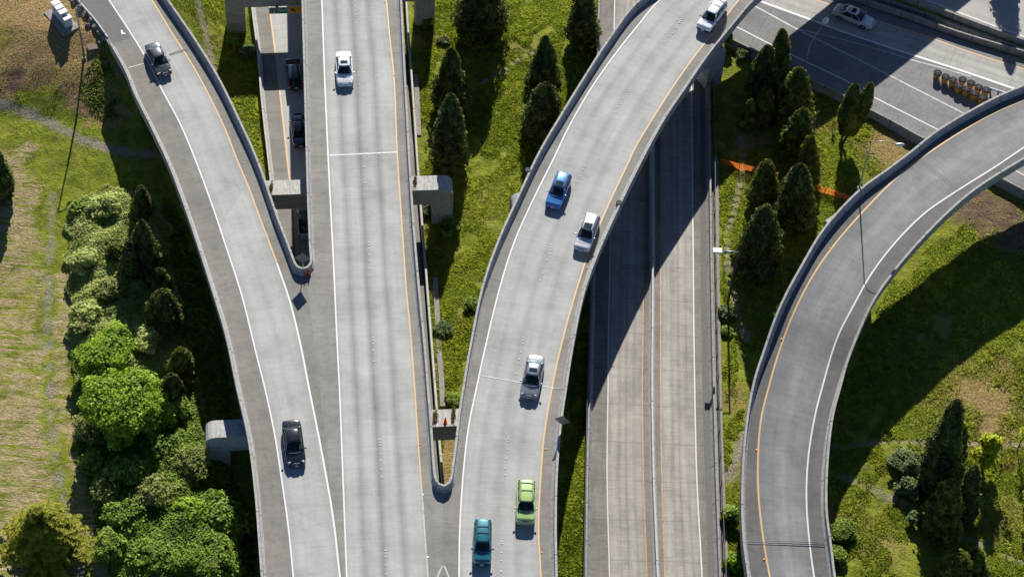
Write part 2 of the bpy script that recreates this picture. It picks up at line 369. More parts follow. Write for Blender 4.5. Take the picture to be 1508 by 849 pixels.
def make_ground():
    fx = np.arange(-78, 78.01, .45); fy = np.arange(-56, 66.01, .45)
    ex = np.array([80, 86, 96, 112, 140, 190, 280, 450, 800, 1600])
    xs = np.r_[-ex[::-1], fx, ex]; ys = np.r_[-(ex[::-1]), fy, ex] if False else np.r_[-1600, -800, -400, -200, -120, -85, -66, -60, fy, 70, 78, 90, 115, 160, 240, 400, 800, 1600]
    X, Y = np.meshgrid(xs, ys); Z = gh(X, Y)
    Z += .05 * wnoise(X, Y, 2.2, 5)
    ny, nx = X.shape; V = np.stack([X.ravel(), Y.ravel(), Z.ravel()], 1)
    i = np.arange(ny - 1)[:, None] * nx + np.arange(nx - 1)[None]; Fq = np.stack([i, i + 1, i + nx + 1, i + nx], -1).reshape(-1, 4)
    me = bpy.data.meshes.new('ground'); me.vertices.add(len(V)); me.vertices.foreach_set('co', V.astype(np.float32).ravel())
    me.loops.add(Fq.size); me.loops.foreach_set('vertex_index', Fq.astype(np.int32).ravel())
    me.polygons.add(len(Fq)); me.polygons.foreach_set('loop_start', np.arange(0, Fq.size, 4, dtype=np.int32)); me.polygons.foreach_set('loop_total', np.full(len(Fq), 4, np.int32))
    me.update(calc_edges=True); me.shade_smooth()
    def add(nm, val): a = me.attributes.new(nm, 'FLOAT', 'POINT'); a.data.foreach_set('value', np.clip(val, 0, 1).astype(np.float32).ravel())
    soft = lambda d, r_: 1 - smooth(r_ * .5, r_ * 1.6, d + .22 * wnoise(X, Y, 1.5, 9))
    pa = np.zeros(X.shape)
    for pts, r_ in PATHS: pa = np.maximum(pa, soft(dist_poly(X, Y, gpoly(pts)), r_) * (.95 if r_ > .3 else .75))
    add('path', pa)
    # mown field at the left
    jx, jy = 1.3 * wnoise(X, Y, .8, 71) + .5 * wnoise(X, Y, 2.4, 72), 1.3 * wnoise(X, Y, .8, 73)
    mown = inside(X + jx, Y + jy, [(-300, 190), (30, 215), (62, 290), (66, 420), (62, 560), (72, 680), (95, 770), (135, 900), (-300, 950)]) | inside(X + jx * .3, Y, [(84, 400), (104, 400), (102, 560), (120, 660), (150, 760), (180, 900), (150, 900), (110, 740), (88, 620), (82, 520)])
    add('mown', mown * 1.0 * smooth(-1.1, .1, wnoise(X, Y, .5, 21) + .5))
    dry = inside(X + jx * 1.6, Y + jy * 1.6, [(-100, -150), (110, -100), (165, 60), (170, 180), (150, 200), (60, 120), (0, 130), (-80, 200)]) * 1.0
    dry = np.maximum(dry * smooth(-1.2, .6, wnoise(X, Y, .6, 3) + .8), 0)
    for (cx, cy, r_, a) in ((1190, 180, 2.2, .9), (1310, 215, 4.5, .8), (1455, 312, 4.0, .15), (1092, 205, 2.2, .8), (1455, 590, 7.5, .8), (1290, 800, 3, .5), (1380, 500, 5, .4), (700, 300, 2.5, .35), (760, 60, 3, .4), (690, 470, 2, .4), (1250, 770, 3, .4), (1180, 260, 1.6, .6), (650, 560, 1.5, .6), (630, 60, 1.4, .6), (500 - 170, 60, 1.5, .4), (1475, 770, 3, .4), (665, 680, 3.2, .8), (1085, 590, 2.0, .5), (1400, 565, 4, .35)):
        c = G(cx, cy); d = np.hypot(X - c[0], Y - c[1]) + .9 * wnoise(X, Y, 1.1, int(cx)); dry = np.maximum(dry, a * (1 - smooth(r_ * .5, r_ * 1.2, d)))
    add('dry', dry)
    soil = np.zeros(X.shape)
    for (cx, cy, r_) in ((1465, 318, 4.6), (1430, 300, 3.2), (1508, 345, 4.5), (20, 118, 1.6), (1075, 790, 1.6)):
        c = G(cx, cy); d = np.hypot(X - c[0], Y - c[1]) + 1.1 * wnoise(X, Y, .9, int(cy)); soil = np.maximum(soil, 1 - smooth(r_ * .6, r_ * 1.1, d))
    add('soil', soil)
    o = mesh_obj('ground', me, None); tag(o, kind='structure')
    m, t, b = new_mat('ground_turf'); n = N(t); p = n.geo()
    big = n.noise(p, .13, 4, .6); mid = n.noise(p, .75, 6, .7, .4); fin = n.noise(p, 5.5, 5, .75)
    g = n.ramp(mid, [(.3, (.095, .125, .014)), (.5, (.235, .28, .024)), (.7, (.40, .41, .06))])
    g = n.mix(n.ramp(big, [(.45, 0.), (.6, .6)]), g, (.26, .275, .03))
    g = n.mix(n.ramp(n.noise(p, 1.7, 5, .7), [(.54, 0.), (.64, .7)]), g, (.27, .21, .10))
    g = n.mix(n.ramp(n.noise(p, .42, 5, .7, .8), [(.56, 0.), (.64, .65)]), g, (.09, .14, .03))
    dcol = n.ramp(fin, [(.3, (.17, .10, .045)), (.5, (.38, .245, .11)), (.7, (.56, .41, .22))])
    dmask = n.math('MULTIPLY', n.attr('dry'), n.ramp(mid, [(.5, 1.), (.74, .45)]))
    g = n.mix(dmask, g, dcol)
    # mown rows: clippings lying in ragged bands
    rows = n.noise(n.mapping(p, (.13, 1.7, 1), (0, 0, radians(-16))), 1.5, 7, .72, .5)
    along = n.noise(n.mapping(p, (1.0, .06, 1)), .6, 3, .6)
    sfin = n.noise(n.mapping(p, (2.2, 7.5, 3), (0, 0, radians(-16))), 1.0, 6, .8)
    straw = n.ramp(sfin, [(.3, (.22, .16, .075)), (.5, (.46, .36, .19)), (.72, (.70, .57, .34))])
    mm = n.math('MULTIPLY', n.attr('mown'), n.ramp(n.math('ADD', rows, n.math('MULTIPLY', n.math('SUBTRACT', along, .5), .28)), [(.43, 0.), (.53, 1.)]))
    g = n.mix(mm, g, straw)
    pcol = n.ramp(fin, [(.3, (.24, .205, .16)), (.7, (.46, .40, .33))])
    g = n.mix(n.attr('path'), g, pcol)
    g = n.mix(n.math('MULTIPLY', n.attr('soil'), n.ramp(mid, [(.45, 1.), (.68, .5)])), g, n.ramp(fin, [(.3, (.09, .058, .042)), (.7, (.26, .17, .125))]))
    g = n.mix(1, g, n.ramp(fin, [(.25, .60), (.5, 1.), (.75, 1.3)]), 'MULTIPLY')
    t.links.new(g, b.inputs['Base Color']); b.inputs['Roughness'].default_value = 1; b.inputs['Specular IOR Level'].default_value = .1
    hsum = n.math('ADD', fin, n.math('MULTIPLY', mid, 1.5)); t.links.new(n.bump(hsum, .9, .35), b.inputs['Normal'])
    me.materials.append(m)
make_ground()

# ---------------------------------------------------------------- roads and ramps: traced edges at their own heights
ZD = 7.9; ZB = .8
zE = lambda y: float(np.interp(y, [-100, 300, 430, 525, 700, 849, 1000], [8.0, 8.0, 7.3, 6.0, 4.8, 4.1, 3.7]))
BAR = [(0, -1.35), (0, 0), (.21, 0), (.28, -.52), (.50, -.80), (.50, -1.35)]     # from the outer top edge, inwards
def columns(ref, edges, sub):
    return [offs_to(ref, e) for e in edges]
def strip_mesh(name, ref, offs, u, m, parent=None, thick=0.5, dz=0.0, closed=True):
    t = tangents(ref); L = np.r_[0, np.cumsum(np.linalg.norm(np.diff(ref, axis=0), axis=1))]
    k = len(offs); V = []; UV = []
    for i in range(len(ref)):
        for j in range(k):
            o = offs[j][i]; V.append((ref[i, 0] + t[i, 1] * o, ref[i, 1] - t[i, 0] * o, ref[i, 2] + dz)); UV.append((u[j][i] if hasattr(u[j], '__len__') else u[j], L[i]))
    n = len(ref); Fs = [(i * k + j, i * k + j + 1, (i + 1) * k + j + 1, (i + 1) * k + j) for i in range(n - 1) for j in range(k - 1)]
    if thick:
        base = len(V)
        for i in range(n):
            for j in (0, k - 1):
                x, y, z = V[i * k + j]; V.append((x, y, z - thick)); UV.append(UV[i * k + j])
        for i in range(n - 1):
            a = base + 2 * i
            Fs += [(i * k, (i + 1) * k, a + 2, a), (i * k + k - 1, a + 1, a + 3, (i + 1) * k + k - 1), (a, a + 2, a + 3, a + 1)]
        Fs += [tuple([j for j in range(k)] + [base + 1, base])[::-1], tuple([(n - 1) * k + j for j in range(k)] + [base + 2 * (n - 1) + 1, base + 2 * (n - 1)])]
    return surf(name, V, Fs, UV, m, parent)
def ramp_deck(name_parent, ref, e0, a, b_, e1, m, thick=.55, inset=.05):
    """deck with lanes between curves a and b_, shoulders out to e0 and e1"""
    o0, oa, ob, o1 = [offs_to(ref, e) if e is not None else np.zeros(len(ref)) for e in (e0, a, b_, e1)]
    s = np.sign(np.mean(o1 - o0)); o0 = o0 + s * inset; o1 = o1 - s * inset
    wid = np.abs(ob - oa); u0 = (o0 - oa) / wid * s; u1 = (o1 - oa) / wid * s
    mid = (oa + ob) / 2
    deck = strip_mesh('deck', ref, [o0, oa, mid, ob, o1], [u0, 0.0, .5, 1.0, u1], m, name_parent, thick)
    return o0, o1
def line_strip(path, width, m, parent, z=.010, name='lane_line', dash=None):
    w2 = width / 2; V = []; Fs = []; t = tangents(path); L = np.r_[0, np.cumsum(np.linalg.norm(np.diff(path, axis=0), axis=1))]
    for i, p in enumerate(path):
        for o in (-w2, w2): V.append((p[0] + t[i, 1] * o, p[1] - t[i, 0] * o, p[2] + z))
    for i in range(len(path) - 1):
        if dash and not dash(L[i]): continue
        Fs.append((2 * i, 2 * i + 1, 2 * i + 3, 2 * i + 2))
    return surf(name, V, Fs, [(0, 0)] * len(V), m, parent)
def cross_strip(p0, p1, z, width, m, parent, name='expansion_joint', h=.015):
    a = P(*p0, z); b = P(*p1, z); d = b - a; L = np.linalg.norm(d); c = (a + b) / 2
    mb = MB(); mb.box((c[0], c[1], z + .005), (L, width, h), atan2(d[1], d[0])); return mb.build(name, m, parent)

ramps = {}
# --- middle ramp
B_W = [(474, 0), (478, 112), (483, 227), (491, 384), (497, 514), (499.7, 565), (505, 700), (510.7, 849)]
B_O = [(569, 0), (574, 55), (580, 112), (585, 225), (592, 334), (598.7, 431), (604, 484), (611, 575), (615, 640), (621, 719), (626, 790), (630.4, 849)]
B_L = [(444, 0), (448, 142), (452, 284), (455, 360), (456.5, 385)]
B_R = [(592, 0), (599.3, 142), (607.3, 284), (617.3, 410), (627.5, 514), (631.5, 565), (636, 620), (641, 690)]
# noses are swept as U-shaped barriers, traced along the inner (void side) top edge
A_R = [(249, 0), (285, 52), (321, 110), (350, 168), (380, 234), (410, 319), (426, 360), (434, 382)]
NOSE1 = A_R + [(438, 390), (445, 393.5), (452, 391.5), (456, 386)] + B_L[::-1][1:]
C_L = [(940, 0), (894.5, 58.5), (861, 110), (827.6, 164), (794, 221), (764, 284), (760, 295), (734, 350), (710.5, 417), (690.4, 514), (680, 575), (675, 608), (669, 660), (665, 690)]
NOSE2 = B_R + [(643, 703), (647, 710), (653, 713), (659, 710), (663, 702)] + C_L[::-1][0:]
for k_, v_ in (('NOSE1', NOSE1), ('NOSE2', NOSE2)): pass
D = lambda pts, **k: pix(pts, ZD, **k)
T = lambda pts, **k: pix(pts, ZD + ZB, **k)

ra = empty('elevated_ramp', P(380, 500, 0)); tag(ra, 'curving single-lane concrete exit ramp at left carrying the dark grey and the black sedan', 'ramp', 'elevated concrete ramps')
rb = empty('elevated_ramp', P(540, 424, 0)); tag(rb, 'straight two-lane concrete ramp in the middle with the white sedan on it', 'ramp', 'elevated concrete ramps')
rc = empty('elevated_ramp', P(780, 424, 0)); tag(rc, 'two-lane ramp sweeping to the upper right with the blue and green cars', 'ramp', 'elevated concrete ramps')
re_ = empty('elevated_ramp', P(1200, 500, 0)); tag(re_, 'empty darker grey loop ramp curving at the right with one tall lamp post', 'ramp', 'elevated concrete ramps')
for e in (ra, rb, rc, re_): e.location = (0, 0, 0)

GORE1 = [(447, 397), (452, 430), (464, 520), (478, 640), (492, 760), (506, 849)]
GORE2 = [(653, 717), (653, 760), (652, 800), (651, 849)]
# middle ramp deck
refB = D(B_W, ext0=60, ext1=45)
eBL = np.vstack([T(B_L, ext0=60), D([(462, 391), (447.5, 396)])[:, :], D(GORE1, ext1=45)])
eBR = np.vstack([T(B_R, ext0=60), D([(642, 712), (653, 716)]), D(GORE2, ext1=45)])
ramp_deck(rb, refB, eBL, None, D(B_O, ext0=60, ext1=45), eBR, M_B)
# left ramp deck
A_L = [(160.5, 62), (184, 104), (197, 137), (220.7, 184), (247.5, 241), (264, 284), (284, 341), (311, 424.5), (331, 491), (347, 567), (364.5, 645), (374.6, 725.5), (384, 849)]
A_L0 = [(60, -100), (90, -40), (115, 0), (142, 32)]
A_W = [(100, -110), (130, -50), (160.5, 0), (187, 40), (214, 84), (241, 137), (267.6, 187), (306, 284), (334.4, 367.6), (356, 434.5), (380, 531.5), (388.6, 565), (403.7, 635), (415.4, 709), (425.4, 782), (432, 849)]
A_O = [(152, -110), (190, -50), (223.4, 0), (254, 50), (284, 97), (311, 147), (334.5, 197), (347, 230), (369.6, 284), (375, 300), (395, 353), (407.7, 387)]
A_W2 = [(407.7, 387), (427, 444), (444, 514), (453.8, 565), (470.6, 648.6), (490.6, 762), (500.7, 849)]
refA = D(A_W, ext0=40, ext1=45)
eAL = np.vstack([D(A_L0, ext0=60), T(A_L, ext1=45)]); eAR = np.vstack([T(A_R, ext0=150), D([(430, 394), (446.5, 397)]), D(GORE1, ext1=45)])
eAR2 = np.vstack([T(A_R, ext0=150), D([(430, 394), (448, 397)]), D([(x + 5, y) for x, y in GORE1], ext1=45)])
low = lambda a: a - np.array([0, 0, .005])
ramp_deck(ra, low(refA), eAL, None, D(A_O[:-1] + A_W2, ext0=60, ext1=45), eAR2, M_A)
# right ramp deck: climbs slightly beyond the frame
C_W = [(972, 0), (940, 37), (908, 77), (868, 134), (834, 194), (817, 230), (787, 290), (757, 357), (734, 431), (714, 514), (703, 565), (690, 628.5), (682, 699), (677, 782), (676, 849)]
C_O = [(1091, 0), (1060.5, 37), (1027, 77), (993.6, 124), (963.5, 170.6), (933.4, 221), (929.6, 230), (898, 297), (871, 360), (847.6, 431), (825, 514), (814, 565), (802, 635), (795.7, 709), (793, 779), (796.7, 849)]
C_R = [(1114, 0), (1077, 40), (1044, 80), (1013.7, 124), (980, 174), (945, 238), (914.5, 300), (881, 374), (861, 431), (844, 514), (836, 565), (827.4, 625), (821.4, 699), (820, 779), (821.4, 849)]
XW = [(1402, -312), (1247, -197), (1142, -122), (1050, -52)]; XO = [(1444, -249), (1289, -134), (1184, -62), (1138, -32)]
XR = [(1453, -236), (1298, -121), (1193, -50), (1155, -26)]; XL = [(1390, -330), (1235, -215), (1130, -140), (1035, -68)]
zC = lambda y: ZD + 1.5 * float(smooth(15, 120, -y))
DC = lambda pts, **k: pix(pts, zC, **k)
TC = lambda pts, **k: pix(pts, lambda y: zC(y) + ZB, **k)
refC = DC(XW + C_W, ext0=45, ext1=45)
C_L2 = [q for q in C_L if q != (760, 295)]
eCL = np.vstack([TC(XL + C_L2, ext0=50), D([(664, 712), (653, 716)]), D(GORE2, ext1=45)]); eCR = TC(XR + C_R, ext0=50, ext1=45)
eCL2 = np.vstack([TC(XL + C_L2, ext0=50), D([(664, 712), (652, 716)]), D([(x - 5, y) for x, y in GORE2], ext1=45)])
ramp_deck(rc, low(refC), eCL2, None, DC(XO + C_O, ext0=50, ext1=45), eCR, M_C)
# loop ramp
E_L = [(1508, 124), (1469, 140.5), (1419, 167), (1375.5, 194), (1342, 221), (1302, 251), (1267.6, 276), (1214, 333), (1180.7, 387), (1147, 451), (1124, 514), (1108, 565), (1096, 642), (1091.6, 725.5), (1093.6, 792), (1101, 849)]
E_O = [(1508, 147), (1462.5, 167), (1412, 196), (1359, 231), (1328.7, 254), (1297, 284), (1262, 321), (1228, 361), (1198, 404), (1171.5, 454.6), (1148, 515), (1132.8, 567), (1121, 615), (1116, 682), (1117.7, 739), (1125, 799), (1133.7, 849)]
E_W = [(1508, 217), (1462.5, 247.5), (1415.6, 284), (1362, 314), (1322, 354), (1285, 401), (1255, 454.6), (1231.7, 501), (1211.6, 567), (1200, 612), (1190, 675), (1187.5, 732), (1191.5, 792), (1199, 849)]
E_W[2] = (1406, 283)
E_R = [(1508, 234), (1469, 257.5), (1430, 284), (1395.6, 314), (1359, 351), (1322, 394), (1288.5, 441), (1265, 491), (1248.4, 535), (1240, 566), (1228, 612), (1220, 682), (1219, 752), (1225, 799), (1231, 849)]
EE = lambda pts, dz, **k: pix(pts, lambda y: zE(y) + dz, **k)
refE = EE(E_O, 0, ext0=70, ext1=45)
eEL = EE(E_L, ZB, ext0=70, ext1=45); eER = EE(E_R, ZB, ext0=70, ext1=45); cEW = EE(E_W, 0, ext0=70, ext1=45)
ramp_deck(re_, refE, eEL, None, cEW, eER, M_E)

# barriers and girders
def barrier(path, parent, flip, name='barrier', m=M_BAR, prof=BAR, label=None):
    o = sweep_obj(name, path, prof, m, parent, flip)
    if label: o['label'] = label
    return o
barrier(T(A_L, ext1=45), ra, -1)
barrier(T(A_R[:1] + NOSE1[1:], ext0=60, ext1=60, step=.5), rb, 1, label='barrier bent round the left gore between two ramps') if False else None
n1 = T(NOSE1, step=.45, ext0=60, ext1=60); n2 = TC(NOSE2[:len(B_R) + 5] + [(664.5, 692)] + C_L2[::-1][1:] + XL[::-1], step=.45, ext0=60, ext1=45)
def match_z(path, ref, dz):
    q = path.copy()
    for i in range(len(q)): q[i, 2] = ref[np.argmin((ref[:, 0] - q[i, 0])**2 + (ref[:, 1] - q[i, 1])**2), 2] + dz
    return q
n2 = match_z(n2, refC, ZB); eCR = match_z(eCR, refC, ZB)
barrier(n1, rb, 1, label='barrier bent in a tight U round the left gore')
barrier(n2, rb, 1, label='barrier bent in a tight U round the right gore')
barrier(eCR, rc, 1)
barrier(eEL, re_, -1); barrier(eER, re_, 1)
def girder(ref, o0, o1, m, parent, depth=1.5):
    pass
def girder_between(ref, e0, e1, parent, w=2.0, depth=1.95):
    o0, o1 = offs_to(ref, e0), offs_to(ref, e1); s = np.sign(np.mean(o1 - o0))
    strip_mesh('girder', ref, [o0 + s * w, o1 - s * w], [0., 1.], M_SOFF, parent, depth, -.54)
girder_between(refA, eAL, eAR, ra); girder_between(refB, eBL, eBR, rb); girder_between(refC, eCL, eCR, rc); girder_between(refE, eEL, eER, re_, 2.2)

# painted lines
line_strip(D(B_W, ext0=60, ext1=45), .14, M_WH, rb); line_strip(D(B_O[:8], ext0=60), .14, M_OR, rb, name='edge_line')
line_strip(D(B_O[7:10]), .14, M_OR, rb, name='edge_line'); line_strip(D(B_O[9:], ext1=45), .13, M_WHF, rb)
line_strip(D(A_W, ext0=40, ext1=45), .14, M_WH, ra); line_strip(D(A_O, ext0=40), .15, M_OR, ra, name='edge_line'); line_strip(D(A_W2, ext1=45), .17, M_WH, ra)
line_strip(refC, .14, M_WH, rc)
line_strip(refE, .17, M_OR, re_, name='edge_line'); 
def on_ramp(ref, curve, parent, wdt, m, name='lane_line'):
    o = offs_to(ref, curve); t = tangents(ref); p = ref.copy(); p[:, 0] += t[:, 1] * o; p[:, 1] -= t[:, 0] * o; return line_strip(p, wdt, m, parent, name=name)
on_ramp(refC, DC(XO + C_O, ext0=50, ext1=45), rc, .15, M_OR, name='edge_line')
on_ramp(refE, cEW, re_, .15, M_WH)
edge = cat([P(x, y, 7.62) for x, y in [(60, -100), (90, -40), (115, 1), (142, 33), (160, 58)]], .5)
sweep_obj('edge_kerb', edge, [(0, -.2), (0, .42), (.14, .42), (.14, -.2)], M_BARL, ra, 1)
# chevron at the bottom of the right gore and the short white bar on the left shoulder
for a_, b_ in (((651.5, 832), (640, 858)), ((654, 832), (665, 858))):
    line_strip(D([a_, b_], step=.5), (.14), M_WHF, rb, z=.012, name='chevron_mark')
line_strip(D([(185, 50), (178.5, 47.5)], step=.3), .16, M_WH, ra, name='road_mark'); line_strip(D([(179, 44.5), (180.5, 51)], step=.3), .16, M_WH, ra, z=.014, name='road_mark')
# expansion joints
cross_strip((483, 229), (585, 224), ZD, .17, M_JOINTL, rb); cross_strip((459, 229), (482, 228), ZD, .06, M_JOINT, rb); cross_strip((586, 223), (602, 222.5), ZD, .06, M_JOINT, rb)
cross_strip((704, 552), (816, 571), ZD, .09, M_JOINTL, rc); cross_strip((817, 571), (832, 572), ZD, .14, M_JOINT, rc)
cross_strip((189, 100), (214, 93), ZD, .09, M_JOINTL, ra); cross_strip((249, 81), (283, 70), ZD, .30, plain('tar_filled_joint', (.17, .165, .155), .9, 0, var=.3), ra)
def e_joint(p0, p1):
    za, zb = zE(p0[1]), zE(p1[1]); a = P(*p0, za); b = P(*p1, zb); mb = MB(); d = b - a; c = (a + b) / 2
    for k in (-.2, 0, .2):
        t = np.array([d[1], -d[0], 0]) / np.linalg.norm(d[:2]) * k
        mb.tube([a + t, b + t], .024, 6)
    mb.build('expansion_joint', M_JOINT, re_)
e_joint((1345, 226), (1412, 282)); e_joint((1099, 797), (1222, 801))
# asphalt overlay on the shoulder where the left ramp leaves the ground
m_as, t_as, b_as = new_mat('patched_asphalt'); n_ = N(t_as); f_ = n_.noise(n_.coord(), 5, 6, .8)
t_as.links.new(n_.ramp(f_, [(.3, (.11, .107, .10)), (.7, (.175, .17, .16))]), b_as.inputs['Base Color']); b_as.inputs['Roughness'].default_value = .9
def poly_sheet(name, pts, z, m, parent, th=.01):
    q = [P(x, y, z) for x, y in pts]; bm = bmesh.new(); f = bm.faces.new([bm.verts.new(v) for v in q]); bmesh.ops.triangulate(bm, faces=[f]); bmesh.ops.recalc_face_normals(bm, faces=bm.faces)
    me = bpy.data.meshes.new(name); bm.to_mesh(me); bm.free(); return mesh_obj(name, me, m, parent)
poly_sheet('asphalt_patch', [(66, -100), (94, -45), (118, 0), (143, 32), (166.5, 63), (192, 55.5), (184, 40), (158, 0), (127, -50), (96, -110)], ZD + .004, m_as, ra)

# raised lane markers
dot = MB()
for k in range(1): dot.tube([(0, 0, 0), (0, 0, .03), (0, 0, .045)], [.075, .065, .03], 8)
DOTME = {}
def markers(pts, z, parent, m=M_DOT, s=1.0, name='lane_marker'):
    key = m.name
    for x, y in pts:
        zz = z(y) if callable(z) else z; p = P(x, y, zz)
        if key not in DOTME:
            o = dot.build(name, m, parent); DOTME[key] = o.data
        else: o = mesh_obj(name, DOTME[key], m, parent)
        o.location = (p[0], p[1], p[2] + .004); o.scale = (s * .9, s * .9, 1)
markers([(522.5, 1), (523, 10), (523.7, 22), (524.5, 34), (528.5, 107), (528.7, 109.5), (529, 112), (529.4, 125), (530, 137), (530.3, 148.5), (534.6, 226), (535, 229), (535.3, 232), (535.6, 246), (536.4, 258.5), (537.4, 270),
         (542.5, 357), (542.8, 361), (543, 366), (543.2, 375), (543.6, 384), (544, 395.5), (544.7, 406), (549, 497), (549.3, 501), (549.6, 506), (550, 516), (550.6, 532), (558.5, 647), (558.8, 651), (559, 655), (560, 668), (560.5, 678), (561.2, 691), (562, 702), (567.5, 810), (567.8, 814), (568, 819), (568.7, 832), (569.4, 845)], ZD, rb)
markers([(1004.5, 28), (1003, 31), (1001, 34), (996, 41), (990, 49), (984, 54), (978, 61), (927, 131), (925, 134.5), (918, 145), (913, 153), (909, 158), (905, 166), (861.5, 245), (859, 250), (854, 260), (851, 268), (848, 278), (844, 288), (812, 360.5), (811.5, 364), (810.5, 368), (808.5, 373.5), (805, 383), (801, 393), (798, 403), (795, 413), (771.5, 497), (771, 501), (770, 506), (767, 519), (765, 529), (763.5, 535.5), (761, 550),
         (748.7, 643), (748.4, 646), (748, 650), (747, 661), (745.5, 675), (744.5, 689), (743.5, 699), (739, 797), (738.8, 800), (738.5, 813), (738.2, 825), (738, 841)], ZD, rc)
markers([(622.5, 728), (630, 820)], ZD, rb, M_DOT, 1.6)
markers([(580.5, 111), (618, 654), (567, 4)], ZD, rb, M_AMBER, 1.4, 'reflector'); markers([(263, 60), (358, 240), (409, 385)], ZD, ra, M_AMBER, 1.4, 'reflector')
markers([(865, 394), (803.5, 661), (797.8, 813), (1028, 90)], ZD, rc, M_AMBER, 1.5, 'reflector')
markers([(1327, 252), (1222, 366), (1151, 499), (1114, 662), (1125, 823)], zE, re_, M_AMBER, 1.5, 'reflector')

# --- piers
def pier(name_label, xl, xr, ycen, zt=5.35, depth=2.3, thick=1.95, col_w=2.15, left_col=True, right_col=True, pxl=None, group='concrete bridge piers', zb=-.6, ends=(1, 1), cols=None):
    a = P(xl[0], xl[1], zt); b = P(xr[0], xr[1], zt); d = b - a; L = np.linalg.norm(d); rz = atan2(d[1], d[0]); c = (a + b) / 2
    o = empty('bridge_pier', (c[0], c[1], 0), rz); tag(o, name_label, 'bridge pier', group)
    # beam outline in x-z with rounded outer corners
    def prism(name, outline):
        mb = MB(); n = len(outline)
        vs = [(x, -thick / 2, z) for x, z in outline] + [(x, thick / 2, z) for x, z in outline]
        fs = [tuple(range(n)), tuple(range(n, 2 * n))[::-1]] + [(i, (i + 1) % n, n + (i + 1) % n, n + i) for i in range(n)]
        mb.poly(vs, fs); ob = mb.build(name, M_PIER, o)
        return ob
    R = .95; out = []
    for s, e in ((-1, ends[0]), (1, ends[1])):
        arc = [(s * (L / 2 - R + R * sin(t)), zt - R + R * cos(t)) for t in np.linspace(0, pi / 2, 7)] if e else [(s * L / 2, zt)]
        arc += [(s * L / 2, zt - depth)]
        out += arc[::-1] if s < 0 else arc
    prism('cap_beam', out)
    for x in (cols if cols is not None else [s * (L / 2 - col_w / 2) for s, on in ((-1, left_col), (1, right_col)) if on]):
        prism('column', [(x - col_w / 2 + .004, zb), (x - col_w / 2 + .004, zt - depth + .002), (x + col_w / 2 - .004, zt - depth + .002), (x + col_w / 2 - .004, zb)])
    return o
pier('portal frame pier at the top edge carrying the green and amber road sign', (329.5, -19), (640, -30), 0, zt=6.0)
pier('portal frame pier under the middle ramp halfway up, its rounded corner standing on the grass', (345, 278), (667, 268), 0)
pier('lower portal pier with a rounded shoulder by the bushes and a cone on its cap', (301.5, 632), (712, 612), 0)
pier('short pier cap showing beside the left barrier of the right-hand sweeping ramp', (753, 295), (872, 288), 0, zt=5.4)
pier('dark pier with ivy at its foot under the top end of the sweeping ramp', (990, 92), (1062, 58), 0, zt=5.9, thick=2.2)
pier('pier hidden under the lower bend of the loop ramp', (1106, 600), (1222, 606), 0, zt=3.2, depth=1.4, left_col=False, right_col=False, cols=[0], zb=-.6) if False else None
ep = P(1150, 640, 0); 
pier('hammerhead pier tucked in the shade under the middle of the loop ramp', (1225, 318), (1300, 385), 0, zt=5.4, depth=1.0, ends=(0, 0), cols=[-1.0, 1.0])

# ---------------------------------------------------------------- lower roads (structure)
ZF = .22
F_LE = [(884, -30), (881, 20), (878, 77), (876, 200), (873, 400), (868.5, 565), (866, 700), (864, 849)]
F_W1 = [(906, -30), (904.8, 20), (903, 120), (900, 280), (898.6, 363), (896, 497), (895.5, 565), (894, 699), (897.6, 849)]
F_O1 = [(952, -30), (951, 20), (949, 200), (948, 350), (946.8, 497), (946, 565), (947.5, 699), (952.8, 849)]
F_M = [(962, -30), (961.5, 20), (961, 200), (961, 350), (960.5, 497), (960, 565), (962, 699), (968, 849)]
F_O2 = [(973, -30), (973, 20), (973, 200), (973, 350), (972.8, 497), (973, 565), (974.5, 699), (979, 849)]
F_W2 = [(1017, -30), (1017.5, 20), (1018.7, 150), (1020, 300), (1020.8, 363), (1022, 500), (1023, 565), (1026, 699), (1034, 849)]
F_RE = [(1044, -30), (1044, 90), (1045, 200), (1046.5, 330), (1048, 450), (1050, 565), (1054, 700), (1059, 849)]
f_ = lambda pts, z=ZF, **k: pix(pts, z, ext0=30, ext1=50, **k)
refF = f_(F_M)
def low_road(name, ref, e0, a, b, e1, m, thick=.7):
    o0, oa, ob, o1 = [offs_to(ref, e) for e in (e0, a, b, e1)]
    s = np.sign(np.mean(o1 - o0)); wid = np.abs(ob - oa)
    o = strip_mesh(name, ref, [o0, oa, (oa + ob) / 2, ob, o1], [(o0 - oa) / wid * s, 0., .5, 1., (o1 - oa) / wid * s], m, None, thick)
    tag(o, kind='structure'); return o
low_road('road', refF, f_(F_LE), f_(F_W1), f_(F_O1), refF, M_F)
M_F2 = M_F
ref2 = refF.copy()
o2 = low_road('road', ref2, refF, f_(F_O2), f_(F_W2), f_(F_RE), M_F2)
JM = None
def mark(path, wdt, m, name, z=.006, **k): return tag(line_strip(path, wdt, m, None, z, name, **k), kind='structure')
mark(f_(F_W1), .10, M_WH2, 'road_marking'); mark(f_(F_W2), .13, M_WH2, 'road_marking'); mark(f_(F_O1), .11, M_ORF, 'road_marking'); mark(f_(F_O2), .12, M_ORF, 'road_marking')
m_sh, t_sh, b_sh = new_mat('tarred_shoulder'); n_ = N(t_sh); f1 = n_.noise(n_.coord(), 4, 6, .8)
t_sh.links.new(n_.ramp(f1, [(.3, (.10, .095, .085)), (.7, (.175, .165, .15))]), b_sh.inputs['Base Color']); b_sh.inputs['Roughness'].default_value = .9
sh0 = f_([(1031, -30), (1031, 200), (1032, 363), (1034, 565), (1038, 700), (1043, 849)]); so = offs_to(refF, sh0); eo = offs_to(refF, f_(F_RE)); sgn = np.sign(so.mean())
